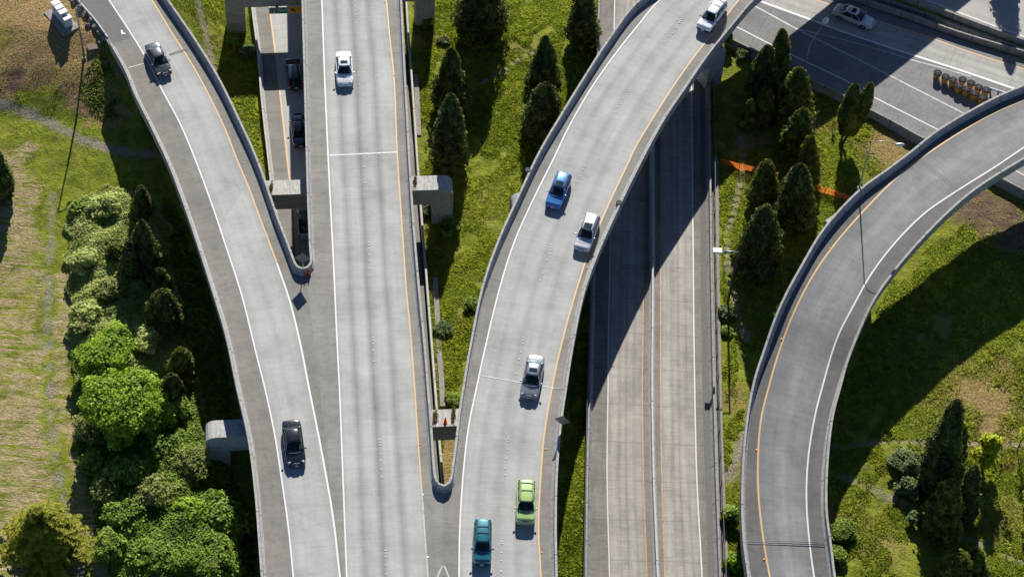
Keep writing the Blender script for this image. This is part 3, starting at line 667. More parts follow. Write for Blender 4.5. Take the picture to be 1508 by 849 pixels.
tag(strip_mesh('road_shoulder', refF, [so, eo - sgn * .3], [0., 1.], m_sh, None, 0, .004), kind='structure')

def zpix(pts, z, **k): return pix(pts, z, **k)
def low_barrier(label, path, flip, m=M_BARD, h=.82, base=.3, name='concrete_barrier', group='low concrete barriers along the lower roads', prof=None):
    o = sweep_obj(name, path, prof or [(0, -h - .4), (0, 0), (.2, 0), (.28, -h * .65), (.5, -h), (.5, -h - .4)], m, None, flip); tag(o, label, 'barrier', group); return o
low_barrier('bluish weathered barrier on the left edge of the straight lower freeway beside the shaded grass', zpix([(882, -30), (879, 77), (875, 200), (871, 400), (867, 565), (863.5, 700), (861.5, 849)], 1.05, ext0=30, ext1=50), -1)
low_barrier('weathered barrier on the right edge of the straight lower freeway, against the gutter path', zpix([(1046, -30), (1046, 90), (1047, 200), (1048.5, 330), (1050.5, 450), (1053, 565), (1057, 700), (1062.5, 849)], 1.05, ext0=30, ext1=50), 1)
lb = zpix([(x + .5, y - 7) for x, y in F_M], 1.05, ext0=30, ext1=50)
low_barrier('narrow median barrier between the two halves of the straight lower freeway', lb, 1, M_BARL, prof=[(-.30, -1.2), (-.30, -.83), (-.12, -.5), (-.09, 0), (.09, 0), (.12, -.5), (.30, -.83), (.30, -1.2)])
# concrete gutter beside the freeway
gp = np.array([[*G(x, y)[:2], 0.06] for x, y in [(1052, 232), (1053.5, 300), (1054.5, 400), (1056, 500), (1058, 600), (1062, 720), (1068, 849), (1074, 960)]]); gp = cat(gp, 1.0)
tag(sweep_obj('path', gp, [(-.33, -.3), (-.33, .06), (.33, .06), (.33, -.3)], M_KERB, None, 1), kind='structure')

for gpts in ([(612.5, 112), (615.5, 170), (617, 200)], [(641, 410), (643.5, 455), (647, 520), (650, 560), (652, 600)]):
    gq = cat(np.array([[*G(x, y)[:2], 0.05] for x, y in gpts]), .5); tag(sweep_obj('path', gq, [(-.26, -.3), (-.26, .06), (.26, .06), (.26, -.3)], M_KERB, None, 1), kind='structure')
# chain link fence along that side and the other
m_cl, t_cl, b_cl = new_mat('chain_link_mesh'); n_ = N(t_cl)
b_cl.inputs['Base Color'].default_value = (.16, .17, .18, 1); b_cl.inputs['Metallic'].default_value = .4; b_cl.inputs['Roughness'].default_value = .5
uv_ = n_.sep(n_.t.nodes.new('ShaderNodeUVMap').outputs[0]); s1 = n_.math('ADD', uv_[0], uv_[1]); s2 = n_.math('SUBTRACT', uv_[0], uv_[1])
w1 = n_.math('LESS_THAN', n_.math('FRACT', n_.math('MULTIPLY', s1, 8.)), .22); w2_ = n_.math('LESS_THAN', n_.math('FRACT', n_.math('MULTIPLY', s2, 8.)), .22)
t_cl.links.new(n_.math('MAXIMUM', w1, w2_), b_cl.inputs['Alpha'])
def chain_fence(label, path, h, group, post_step=3.0):
    o = empty('chain_link_fence', tuple(path[0])); o.location = (0, 0, 0); tag(o, label, 'fence', group)
    V, Fs, UV = sweep(path, [(-.012, 0), (-.012, h), (.012, h), (.012, 0)], 1)
    surf('mesh_panel', V, Fs, UV, m_cl, o)
    mb = MB(); mb.tube([tuple(p + [0, 0, h]) for p in path[::3]], .035, 6); mb.build('top_rail', M_DKSTEEL, o)
    pp = resample(path, post_step); me = None
    for p in pp[:100]:
        if me is None:
            q = MB(); q.tube([(0, 0, -.3), (0, 0, h + .06)], .045, 6); ob = q.build('post', M_DKSTEEL, o); me = ob.data
        else: ob = mesh_obj('post', me, M_STEEL, o)
        ob.location = tuple(p)
    return o
fr = np.array([[*P(x, y, 0)[:2], .05] for x, y in [(1047.5, -30), (1048, 90), (1050, 225), (1051, 330), (1053, 450), (1055.5, 565), (1059.5, 700), (1065.5, 849), (1071, 930)]]); chain_fence('chain-link fence between the lower freeway and the gutter path on its right', cat(fr, 1.0), 1.7, 'chain-link fences')
fl = np.array([[*P(x, y, 0)[:2], .05] for x, y in [(869, 400), (864, 565), (861, 700), (858.5, 849), (857, 930)]]); chain_fence('chain-link fence along the left side of the lower freeway beside the shaded grass', cat(fl, 1.0), 1.5, 'chain-link fences')

# lower road under the middle ramp
ZG = .25
g_ = lambda pts, z=ZG, **k: pix(pts, z, ext0=25, ext1=30, **k)
G_LE = [(369, -20), (372.5, 17), (381, 84), (386, 150), (400, 264), (412, 387), (425, 520), (440, 700), (450, 849)]
G_O = [(395, -20), (398, 20), (407.5, 94), (417, 180), (426.5, 264), (433, 309), (437, 387), (446, 520), (460, 700), (470, 849)]
G_OR = [(592, -20), (594, 40), (600, 120), (612, 257), (631, 514), (642, 649), (652, 760), (660, 849)]
refG = g_(G_O)
low_road('road', refG, g_(G_LE), refG, g_([(x - 12, y) for x, y in G_OR]), g_(G_OR), M_G)
mark(g_(G_O), .17, M_OR, 'road_marking')
low_barrier('white-topped parapet on the left edge of the lower road passing under the middle ramp', zpix([(366, -30), (370, 10), (378.6, 80), (384, 145), (397, 262), (409, 380), (423, 520), (438, 700), (448, 849)], 1.05, ext0=25, ext1=30), -1, M_BARL)
low_barrier('pale parapet between the right edge of the middle ramp and the grass', zpix([(598, -30), (601.5, 30), (606, 90), (610.5, 150), (617.5, 257), (629, 400), (640, 540), (648, 640), (657, 740), (666, 849)], 1.15, ext0=25, ext1=30), 1, M_BARL, prof=[(0, -1.4), (0, 0), (.20, 0), (.22, -.5), (.24, -.82), (.24, -1.4)])
markers([(433.2, 300)], ZG, ra, M_AMBER, 1.2, 'reflector') if False else None

# highway at upper right
ZH = .15
h_ = lambda pts, z=ZH, **k: pix(pts, z, ext0=14, ext1=55, **k)
H_3 = [(1100, -6), (1128, 5), (1194, 29), (1228, 42), (1328.7, 76), (1410, 102), (1489, 129), (1530, 143)]
H_O = [(1165, -12), (1201.6, 0), (1288.5, 29.4), (1362, 53), (1429, 77), (1508, 102), (1560, 119)]
H_E0 = [(1060, 52), (1075.6, 60), (1114, 79), (1190, 119), (1235, 141), (1275, 163), (1315, 183), (1355, 206), (1472, 266), (1540, 300)]
H_E1 = [(1220, -8), (1280, 12), (1337, 31), (1404, 55), (1474, 78), (1540, 97)]
H_1 = [(1060, 29), (1079, 37), (1131, 63.5), (1159, 77.6), (1251, 122), (1272, 135), (1375.5, 188), (1430, 216), (1490, 248), (1540, 275)]
H_2 = [(1090, 0), (1106.7, 7), (1128, 18), (1168, 40), (1208, 60), (1288.5, 100), (1329, 121), (1415.6, 165), (1500, 208)]
H_2b = [(1175, 43), (1240, 58), (1308.6, 77.6), (1345, 89), (1382, 98.7), (1430, 113)]
refH = h_(H_3)
low_road('road', refH, h_(H_E0), refH, h_(H_O), h_(H_E1), M_H)
mark(refH, .30, M_WH, 'road_marking'); mark(h_(H_O), .17, M_OR, 'road_marking'); mark(h_(H_1), .16, M_WH2, 'road_marking'); mark(h_(H_2), .20, M_WHF, 'road_marking', dash=lambda s: not (40 < s < 40.6)); mark(pix(H_2b, ZH), .16, M_WHF, 'road_marking')
low_barrier('long barrier on the near side of the highway at upper right, behind the conifers', zpix([(1072, 53), (1114, 73.6), (1190, 113), (1228, 131), (1275, 156), (1315, 176.5), (1355.4, 199), (1472, 259), (1540, 294)], 1.0, ext1=40), 1, M_BARD)
low_barrier('tall segmented barrier on the far side of the highway beyond the silver sedan', zpix([(1215, -22), (1253, -8), (1280, 1.5), (1336.7, 20), (1404, 44.4), (1474.5, 66), (1506.6, 75), (1570, 94)], .92, ext0=20, ext1=40), -1, M_BARD, h=.8)
# grass verge and walls beyond it
def wall(label, path, h, m): 
    o = sweep_obj('retaining_wall', path, [(-.15, -h), (-.15, 0), (.15, 0), (.15, -h)], m, None, 1); return tag(o, label, 'wall', 'low walls beyond the highway')
v1 = zpix([(1200, -38), (1290, -6), (1365, 20), (1462, 55), (1540, 84)], .7, ext0=20, ext1=40); v2 = zpix([(1290, -22), (1359, 2), (1376.5, 8.4), (1462, 40.6), (1497.5, 53.6), (1560, 76)], 1.5, ext0=20, ext1=40)
wall('thin low wall edging the dark grass strip beyond the highway', v1, 1.4, M_BARD); wall('retaining wall holding up the far carriageway at the top right corner', v2, 1.9, M_BARD)
vo = offs_to(v1, v2); verge = strip_mesh('grass_verge', v1, [np.full(len(v1), .1) * np.sign(vo.mean()), vo], [0., 1.], bpy.data.materials['ground_turf'], None, .3, -.08); tag(verge, kind='structure')
rr = v2.copy(); rr[:, 2] = .75; s_ = np.sign(vo.mean())
r2 = strip_mesh('road', rr, [np.full(len(rr), k * s_) for k in (.1, 1.2, 4.8, 8.4, 11.)], [-.3, 0., .5, 1., 1.3], M_R2, None, 1.8); tag(r2, kind='structure')
mark(offset(rr, 1.15 * s_), .15, M_WH, 'road_marking')

# ---------------------------------------------------------------- cars
def paint_car(name, c, metal=.0, rough=.28):
    m, t, b = new_mat(name); b.inputs['Base Color'].default_value = (*c, 1); b.inputs['Metallic'].default_value = metal; b.inputs['Roughness'].default_value = rough
    b.inputs['Coat Weight'].default_value = .8; b.inputs['Coat Roughness'].default_value = .05
    n = N(t); no = n.noise(n.coord(), 30, 4, .7); t.links.new(n.mix(n.ramp(no, [(.35, 0.), (.7, .10 if sum(c) > .3 else .025)]), c, (.30, .29, .27)), b.inputs['Base Color'])
    return m
def see_through(t, b, f, c):
    tp = t.nodes.new('ShaderNodeBsdfTransparent'); tp.inputs[0].default_value = (*c, 1); ms = t.nodes.new('ShaderNodeMixShader'); ms.inputs[0].default_value = f
    t.links.new(b.outputs[0], ms.inputs[1]); t.links.new(tp.outputs[0], ms.inputs[2]); t.links.new(ms.outputs[0], t.nodes['Material Output'].inputs[0])
M_GLASS, _t, _b = new_mat('tinted_glass'); _b.inputs['Base Color'].default_value = (.012, .024, .030, 1); _b.inputs['Roughness'].default_value = .04; _b.inputs['Specular IOR Level'].default_value = .9; see_through(_t, _b, .62, (.78, .86, .86))
M_SUNR, _t, _b = new_mat('dark_sunroof_glass'); _b.inputs['Base Color'].default_value = (.02, .03, .035, 1); _b.inputs['Roughness'].default_value = .12
M_GLASSB, _t, _b = new_mat('pale_tinted_glass'); _b.inputs['Base Color'].default_value = (.045, .12, .125, 1); _b.inputs['Roughness'].default_value = .06; _b.inputs['Specular IOR Level'].default_value = .9
M_LAMP, _t, _b = new_mat('headlamp_glass'); _b.inputs['Base Color'].default_value = (.55, .60, .66, 1); _b.inputs['Roughness'].default_value = .1; _b.inputs['Metallic'].default_value = .3
M_TAIL, _t, _b = new_mat('tail_lamp_plastic'); _b.inputs['Base Color'].default_value = (.45, .02, .02, 1); _b.inputs['Roughness'].default_value = .15
M_TURN, _t, _b = new_mat('turn_lamp_plastic'); _b.inputs['Base Color'].default_value = (.75, .30, .05, 1); _b.inputs['Roughness'].default_value = .2
M_TRIM = plain('black_trim', (.02, .02, .022), .45)
M_RIM = plain('alloy_rim', (.45, .46, .48), .3, .8)
M_PLATE = plain('number_plate', (.7, .72, .76), .5)
M_GREYP = plain('grey_plastic', (.16, .165, .17), .5)
M_SEATS = plain('cabin_interior', (.05, .048, .045), .8); M_SEATM = plain('seat_fabric', (.16, .15, .14), .8)

def loft(rings, name, m, parent, sub=1, closed_ends=True):
    V = []; Fs = []; k = len(rings[0])
    for r_ in rings: V += [tuple(p) for p in r_]
    for i in range(len(rings) - 1):
        for j in range(k): Fs.append((i * k + j, i * k + (j + 1) % k, (i + 1) * k + (j + 1) % k, (i + 1) * k + j))
    if closed_ends:
        Fs.append(tuple(range(k))[::-1]); Fs.append(tuple((len(rings) - 1) * k + j for j in range(k)))
    mb = MB(); mb.v = V; mb.f = Fs
    return mb.build(name, m, parent, smooth_=True, sub=sub)

def patch(name, rows, m, parent, thick=.0, sub=0):
    """grid of points -> smooth panel"""
    mb = MB(); k = len(rows[0]); mb.v = [tuple(p) for r_ in rows for p in r_]
    mb.f = [(i * k + j, i * k + j + 1, (i + 1) * k + j + 1, (i + 1) * k + j) for i in range(len(rows) - 1) for j in range(k - 1)]
    o = mb.build(name, m, parent, smooth_=True)
    if thick:
        md = o.modifiers.new('t', 'SOLIDIFY'); md.thickness = thick; md.offset = 0
    return o

def make_car(name, label, cat_, body, L=4.6, W=1.78, H=1.42, kind='sedan', hood=None, sunroof=False, rack=None, trim=None, rear_glass=None, two_tone=None, tail_up=False, turn=False):
    """x forward, origin on the ground under the middle."""
    root = empty(name); tag(root, label, cat_, 'vehicles driving on the roads')
    h = L / 2; w2 = W / 2
    if kind == 'sedan':
        zb = .24; hoodz = .76; belt = .90; trunk = .92
        xw0, xr0, xr1, xw1 = h * .52, h * .20, -h * .40, -h * .67   # screen base, roof front, roof rear, rear glass base
    elif kind == 'wagon':
        zb = .26; hoodz = .80; belt = .93; trunk = .95
        xw0, xr0, xr1, xw1 = h * .47, h * .16, -h * .78, -h * .93
    else:   # suv
        zb = .34; hoodz = 1.0 if kind == 'suv' else .98; belt = 1.08; trunk = 1.08
        xw0, xr0, xr1, xw1 = h * .56, h * .24, -h * .86, -h * .95
    ax = h * .60; ay = -h * .58; wr = .33 if kind in ('sedan', 'wagon') else .37
    def ring(x, w, z0, z1, zs=None, crown=.03, sill=None):
        zs = zs or z1 - .10; zm = (z0 + zs) / 2
        half = [(0, z0), (w * .82, z0), (w * .97, z0 + .06), (w, zm), (w * .985, zs), (w * .93, z1 - .015), (w * .6, z1 + crown * .6)]
        pts = [(x, -y, z) for y, z in half[::-1]][:-1] + [(x, 0, z0)] + [(x, y, z) for y, z in half[1:]] + [(x, 0, z1 + crown)]
        return pts
    S = []
    if kind == 'sedan': front = [(h, .52, .38, .50), (h - .07, .76, zb + .02, .58), (h - .20, .89, zb, .65), (h - .42, .955, zb, .71)]
    else: front = [(h, .64, zb + .10, hoodz - .30), (h - .05, .82, zb, hoodz - .19), (h - .15, .91, zb, hoodz - .09), (h - .32, .96, zb, hoodz - .03)]
    for x, k, z0, z1 in front: S.append(ring(x, w2 * k, z0, z1, crown=.02))
    arch = wr * 1.75
    S += [ring(ax + wr + .05, w2 * .98, zb, hoodz - .03), ring(ax + wr * .55, w2 * .985, arch, hoodz - .0, crown=.05), ring(ax - wr * .55, w2 * .99, arch, hoodz + .04, crown=.06), ring(ax - wr - .05, w2, zb, belt - .08, crown=.06)]
    S += [ring(xw0 - .02, w2, zb, belt - .02, crown=.04), ring(0, w2, zb, belt), ring(ay + wr + .05, w2, zb, belt), ring(ay + wr * .55, w2 * .995, arch, belt), ring(ay - wr * .55, w2 * .985, arch, trunk), ring(ay - wr - .05, w2 * .97, zb, trunk)]
    rearw = .90 if kind == 'sedan' else .95
    S += [ring(-h + .26, w2 * (rearw + .03), zb, trunk - .01), ring(-h + .10, w2 * (rearw - .06), zb + .04, trunk - .05), ring(-h + .02, w2 * (rearw - .18), zb + .12, trunk - .14), ring(-h, w2 * (rearw - .34), zb + .2, trunk - .25)]
    b = loft(S, 'body', body, root, sub=2)
    for e in b.data.polygons: pass
    # cabin: curved panels
    zr = H; wbb, wrr = w2 * .90, w2 * (.68 if kind == 'sedan' else .74)
    def sec(f0, x, z, hw, bow=0.0, crown=0.0, n=7):
        return [(x - bow * (abs(t))**2.2, t * hw, z + crown * (1 - t * t)) for t in np.linspace(-1, 1, n)]
    G_ = rear_glass or M_GLASS
    roof_rows = [sec(0, x, zr - dz, wrr * wk, bow=bw, crown=.045) for x, dz, wk, bw in
                 [(xr0 + .03, .045, .97, .12), (xr0 - .12, .012, 1.0, .06), ((xr0 + xr1) / 2, 0, 1.0, 0), (xr1 + .15, .012, .99, -.04), (xr1 - .02, .045, .95, -.08)]]
    roof = patch('roof', roof_rows, body, root, thick=.03)
    ws = [sec(0, xr0 + .02 + (xw0 - xr0) * t, zr - .05 + (belt - .03 - zr + .05) * t, wrr * .97 + (wbb * .96 - wrr * .97) * t, bow=.12 + .10 * t, crown=.03) for t in (0, .33, .66, 1)]
    patch('windshield', ws, M_GLASS, root)
    rw = [sec(0, xr1 - (xr1 - xw1) * t, zr - .05 + (trunk + .005 - zr + .05) * t, wrr * .95 + (wbb * .92 - wrr * .95) * t, bow=-.08 - .06 * t, crown=.03) for t in (0, .5, 1)]
    patch('rear_window', rw, G_, root)
    for s in (-1, 1):
        a0 = (xw0 - .22, s * wbb * .965, belt - .02); a1 = (xw1 + .14, s * wbb * .95, belt - .01); b0 = (xr0 - .10, s * wrr * .985, zr - .03); b1 = (xr1 + .06, s * wrr * .97, zr - .035)
        lerp = lambda p, q, t: tuple(p[i] + (q[i] - p[i]) * t for i in range(3))
        patch('side_window', [[lerp(a0, a1, t) for t in np.linspace(0, 1, 6)], [tuple(np.array(lerp(lerp(a0, b0, .5), lerp(a1, b1, .5), t)) + [0, s * .02, 0]) for t in np.linspace(0, 1, 6)], [lerp(b0, b1, t) for t in np.linspace(0, 1, 6)]], M_GLASS, root)
        # pillars
        q = MB()
        q.tube([(xw0 - .20, s * (wbb * .96), belt - .02), (xr0 - .02, s * (wrr * .99), zr - .03)], .035, 6)
        q.build('pillar', body, root, smooth_=True); q = MB()
        q.tube([lerp(a0, a1, .42), tuple(np.array(lerp(lerp(a0, b0, .5), lerp(a1, b1, .5), .42)) + [0, s * .02, 0]), lerp(b0, b1, .42)], .03, 6)
        if kind != 'sedan': q2 = MB(); q2.tube([lerp(a0, a1, .80), lerp(b0, b1, .80)], .04, 6); q2.build('pillar', body, root, smooth_=True)
        q.build('pillar', body, root, smooth_=True); q = MB()
        q.tube([(xw1 + .08, s * wbb * .94, belt - .0), (xr1 + .02, s * wrr * .97, zr - .03)], .07 if kind == 'sedan' else .055, 6)
        q.build('pillar', body, root, smooth_=True)
        # mirror
        q = MB(); q.box((xw0 - .28, s * (w2 + .09), belt + .03), (.12, .20, .13), s * -.25, .85); q.tube([(xw0 - .26, s * w2 * .95, belt - .02), (xw0 - .28, s * (w2 + .05), belt)], .03, 5); q.build('mirror', trim or body, root, bevel=.02, smooth_=True)
        # wheels
        for x in (ax, ay):
            q = MB(); q.tube([(x, s * (w2 - .23), wr), (x, s * (w2 - .21), wr), (x, s * (w2 - .03), wr), (x, s * (w2 - .01), wr)], [wr - .02, wr, wr, wr - .03], 20)
            wob = q.build('wheel', M_BLACK, root)
            q = MB(); q.tube([(x, s * (w2 - .05), wr), (x, s * (w2 + .002), wr), (x, s * (w2 - .012), wr)], [wr * .62, wr * .60, wr * .15], 14); q.build('rim', M_RIM, wob)
        # lamps
        zl = (hoodz - .16 if kind == 'sedan' else hoodz - .20)
        q = MB(); q.box((h - .25, s * w2 * .66, zl + .02), (.22, w2 * .32, .11), s * -.42, .8); hl = q.build('headlight', M_LAMP, root, bevel=.02, smooth_=True)
        if turn:
            q = MB(); q.box((h - .20, s * w2 * .88, zl), (.16, .14, .10), s * -.5, .9); q.build('turn_signal', M_TURN, root, bevel=.015)
        zt = trunk - .14
        q = MB(); q.box((-h + .10, s * w2 * .70, zt - .05), (.12, w2 * .26, .13), s * .30, .92); q.build('taillight', M_TAIL, root, bevel=.015)
        if tail_up:
            q = MB(); q.box((-h + .10, s * w2 * .80, trunk + .12), (.10, .10, .34), 0, .8); q.build('taillight', M_TAIL, root, bevel=.015)
    lo = trim or body
    q = MB(); q.box((h - .04, 0, zb + .15), (.18, W * .84, .20), 0, .96); q.build('front_bumper', lo, root, bevel=.05, smooth_=True)
    q = MB(); q.box((-h + .03, 0, zb + .17), (.16, W * .84, .22), 0, .96); q.build('rear_bumper', lo, root, bevel=.05, smooth_=True)
    q = MB(); q.box((h - .06, 0, (zl if kind == 'sedan' else zl)), (.08, W * .34, .09)); q.build('grille', M_TRIM, root, bevel=.01)
    q = MB(); q.box((h + .055, 0, zb + .17), (.02, .32, .13)); q.build('number_plate', M_PLATE, root)
    q = MB(); q.box((-h - .055, 0, zb + .34), (.02, .32, .13)); q.build('number_plate', M_PLATE, root)
    # cabin
    q = MB(); q.box(((xw0 + xw1) / 2 - .02, 0, belt + .035), (xw0 - xw1 - .30, wbb * 1.80, .03)); cb = q.build('cabin_floor', M_SEATS, root)
    for xs_ in ((xr0 - .25), (xr0 * .3 + xr1 * .7)):
        for s in (-1, 1):
            q = MB(); q.box((xs_, s * wbb * .42, belt + .14), (.16, wbb * .56, .22), 0, .8); q.box((xs_ - .05, s * wbb * .42, belt + .30), (.09, .22, .14), 0, .8); q.build('seat', M_SEATM, cb, bevel=.02)
    # panel gaps and wipers
    q = MB()
    q.tube([(xw0 + .07, -w2 * .62, belt + .015), (xw0 + .16, 0, belt + .035), (xw0 + .07, w2 * .62, belt + .015)], .018, 5); q.build('wiper', M_TRIM, root)
    if sunroof:
        c = (xr0 * .6 + xr1 * .4) if kind == 'sedan' else (xr0 * .78 + xr1 * .22)
        q = MB(); lx = .46 if kind == 'sedan' else .70
        rows = [[(c + dx, t * wrr * .62, zr + .045 * (1 - (t * .62)**2) + .024) for t in np.linspace(-1, 1, 5)] for dx in (-lx / 2, 0, lx / 2)]
        patch('sunroof', rows, M_SUNR, root)
    if rack:
        for s in (-1, 1):
            q = MB(); q.tube([(xr0 - .18, s * wrr * .86, zr + .0), (xr0 - .28, s * wrr * .86, zr + .075), (xr1 + .25, s * wrr * .86, zr + .075), (xr1 + .15, s * wrr * .86, zr + .0)], .026, 6); q.build('roof_rail', M_TRIM if rack != 'silver' else M_GREYP, root)
        if rack != 'rails':
            for t in ((.38, .66) if rack != 'silver' else (.5, .85)):
                x = xr0 + (xr1 - xr0) * t; q = MB(); q.tube([(x, -wrr * .88, zr + .085), (x, wrr * .88, zr + .085)], .028, 6); q.build('roof_bar', M_TRIM if rack != 'silver' else M_GREYP, root)
    return root
def place(root, px, py, z, dx, dy, L, rear=False, lift=.22):
    """front (or rear) bumper foot at pixel; heading along the image direction (dx,dy)"""
    a = P(px, py, z + lift); b = P(px + dx * 20, py + dy * 20, z + lift); d = (b - a)[:2]; d /= np.linalg.norm(d)
    c = a[:2] - d * L / 2 * (-1 if rear else 1)
    root.location = (c[0], c[1], z + .012); root.rotation_euler = (0, 0, atan2(d[1], d[0]))

P_WHITE = paint_car('white_car_paint', (.80, .82, .85)); P_SILV = paint_car('silver_car_paint', (.62, .63, .65), .35, .3); P_GREY = paint_car('grey_car_paint', (.30, .31, .34), .45, .28)
P_DKGREY = paint_car('charcoal_car_paint', (.075, .085, .10), .3, .25); P_BLACK = paint_car('black_car_paint', (.010, .012, .018), 0, .2); P_NAVY = paint_car('navy_car_paint', (.010, .018, .045), .1, .2)
P_BLUE = paint_car('blue_car_paint', (.04, .20, .50), .25, .25); P_LIME = paint_car('lime_green_car_paint', (.42, .60, .20), .05, .3); P_TEAL = paint_car('teal_car_paint', (.01, .17, .215), .25, .28)
P_GOLD = paint_car('champagne_car_paint', (.66, .64, .62), .35, .3)
CARS = [
 (dict(name='sedan', label='dark grey sedan near the top of the left ramp, driving away from the joint', cat_='car', body=P_DKGREY, L=4.55, W=1.72, H=1.38, turn=True, rear_glass=M_GLASSB), (244, 112, ZD, .50, 1.0)),
 (dict(name='sedan', label='bright white sedan with a sunroof alone on the middle ramp', cat_='car', body=P_WHITE, L=4.6, W=1.78, H=1.42, sunroof=True), (508.5, 128, ZD, .06, 1.0)),
 (dict(name='sedan', label='black sedan with round headlights low on the left ramp', cat_='car', body=P_BLACK, L=4.8, W=1.82, H=1.44), (437, 686.5, ZD, .135, 1.0)),
 (dict(name='station_wagon', label='bright blue wagon with sunroof and roof rails on the sweeping ramp', cat_='car', body=P_BLUE, L=4.45, W=1.72, H=1.47, kind='wagon', sunroof=True, rack='rails'), (813, 307, ZD, -.40, 1.0)),
 (dict(name='station_wagon', label='silver wagon with sunroof close to the amber line, behind the blue wagon\'s lane', cat_='car', body=P_SILV, L=4.6, W=1.76, H=1.5, kind='wagon', sunroof=True, rack='rails', trim=P_GREY), (855, 371, ZD, -.36, 1.0)),
 (dict(name='sedan', label='metallic grey sedan with sunroof crossing the joint of the sweeping ramp', cat_='car', body=P_GREY, L=4.75, W=1.80, H=1.43, sunroof=True, rear_glass=M_GLASSB), (778, 587, ZD, -.20, 1.0)),
 (dict(name='sport_utility_car', label='lime green sport utility car with roof bars near the amber line', cat_='car', body=P_LIME, L=4.25, W=1.73, H=1.60, kind='suv', rack='silver'), (773.3, 773, ZD, -.03, 1.0)),
 (dict(name='sport_utility_car', label='teal sport utility car with black roof bars at the bottom of the picture', cat_='car', body=P_TEAL, L=4.3, W=1.66, H=1.62, kind='suv', rack='bars', trim=M_TRIM), (709.7, 833, ZD, -.02, 1.0)),
 (dict(name='sport_utility_car', label='white sport utility car with black bumper at the top of the sweeping ramp', cat_='car', body=P_WHITE, L=4.6, W=1.78, H=1.66, kind='suv', rack='silver', trim=M_TRIM), (1034, 47, ZD, -.74, 1.0)),
 (dict(name='sedan', label='champagne silver sedan with open sunroof in the shade on the highway', cat_='car', body=P_GOLD, L=4.85, W=1.80, H=1.42, sunroof=True), (1285.5, 39, ZH, 1.0, .40)),
 (dict(name='sport_utility_car', label='dark navy hatchback in the shade of the pier on the lower road, upper of two', cat_='car', body=P_NAVY, L=4.5, W=1.80, H=1.55, kind='wagon', tail_up=True), (436, 133, ZG, -.12, -1.0)),
 (dict(name='sedan', label='black sedan half under the middle ramp on the lower road, lower of two', cat_='car', body=P_NAVY, L=4.7, W=1.80, H=1.42), (443.5, 218, ZG, -.10, -1.0)),
]
for kw, (px, py, z, dx, dy) in CARS:
    c = make_car(**kw); place(c, px, py, z, dx, dy, kw['L'], rear=dy < 0)
# pickup truck
def make_pickup():
    root = empty('pickup_truck'); tag(root, 'pale pickup truck with an open dark bed below the pier cap on the lower road', 'pickup truck', 'vehicles driving on the roads')
    m = paint_car('pale_blue_truck_paint', (.50, .56, .62)); h = 2.65; w2 = .92
    def ring(x, w, z0, z1): return [(x, -w * .9, z1 + .02), (x, -w, z1 - .1), (x, -w, z0), (x, w, z0), (x, w, z1 - .1), (x, w * .9, z1 + .02)]
    loft([ring(h, w2 * .85, .5, .95), ring(h - .1, w2 * .95, .42, 1.05), ring(1.55, w2, .42, 1.12), ring(1.2, w2, .42, 1.15), ring(-.25, w2, .42, 1.15)], 'body', m, root, sub=1)
    q = MB(); q.poly([(1.15, -.82, 1.15), (.75, -.68, 1.74), (-.02, -.68, 1.76), (-.22, -.82, 1.15), (1.15, .82, 1.15), (.75, .68, 1.74), (-.02, .68, 1.76), (-.22, .82, 1.15)], [(0, 1, 2, 3), (4, 7, 6, 5), (0, 4, 5, 1), (1, 5, 6, 2), (2, 6, 7, 3)]); q.build('cab_glass', M_GLASS, root)
    q = MB(); q.box((.36, 0, 1.77), (.86, 1.40, .07)); q.build('roof', m, root, bevel=.03, smooth_=True)
    for s in (-1, 1):
        q = MB(); q.box((-1.45, s * (w2 - .05), .86), (2.42, .10, .62)); q.build('bed_side', m, root, bevel=.02)
        q = MB(); q.box((-2.66, s * (w2 - .1), .88), (.06, .14, .30)); q.build('taillight', M_TAIL, root)
        q = MB(); q.box((1.0, s * (w2 + .14), 1.2), (.14, .24, .2)); q.build('mirror', M_TRIM, root)
        for x in (1.65, -1.6):
            q = MB(); q.tube([(x, s * (w2 - .24), .38), (x, s * (w2 - .0), .38)], .38, 18); wo = q.build('wheel', M_BLACK, root)
            q = MB(); q.tube([(x, s * (w2 - .02), .38), (x, s * (w2 + .012), .38)], .2, 12); q.build('rim', M_RIM, wo)
    q = MB(); q.box((-1.45, 0, .60), (2.42, 1.62, .08)); q.build('bed_floor', M_TRIM, root)
    q = MB(); q.box((-2.64, 0, .86), (.08, 1.72, .60)); q.build('tailgate', m, root, bevel=.02)
    q = MB(); q.box((-2.78, 0, .52), (.16, 1.80, .20)); q.build('rear_bumper', M_STEEL, root, bevel=.03)
    q = MB(); q.box((-.8, -.1, .82), (.5, 1.1, .34)); q.box((-1.7, .25, .74), (.7, .6, .2), .3); q.build('cargo', M_GREYP, root, bevel=.03)
    return root
pk = make_pickup(); place(pk, 453.5, 352, ZG, -.10, -1.0, 5.3, rear=True)

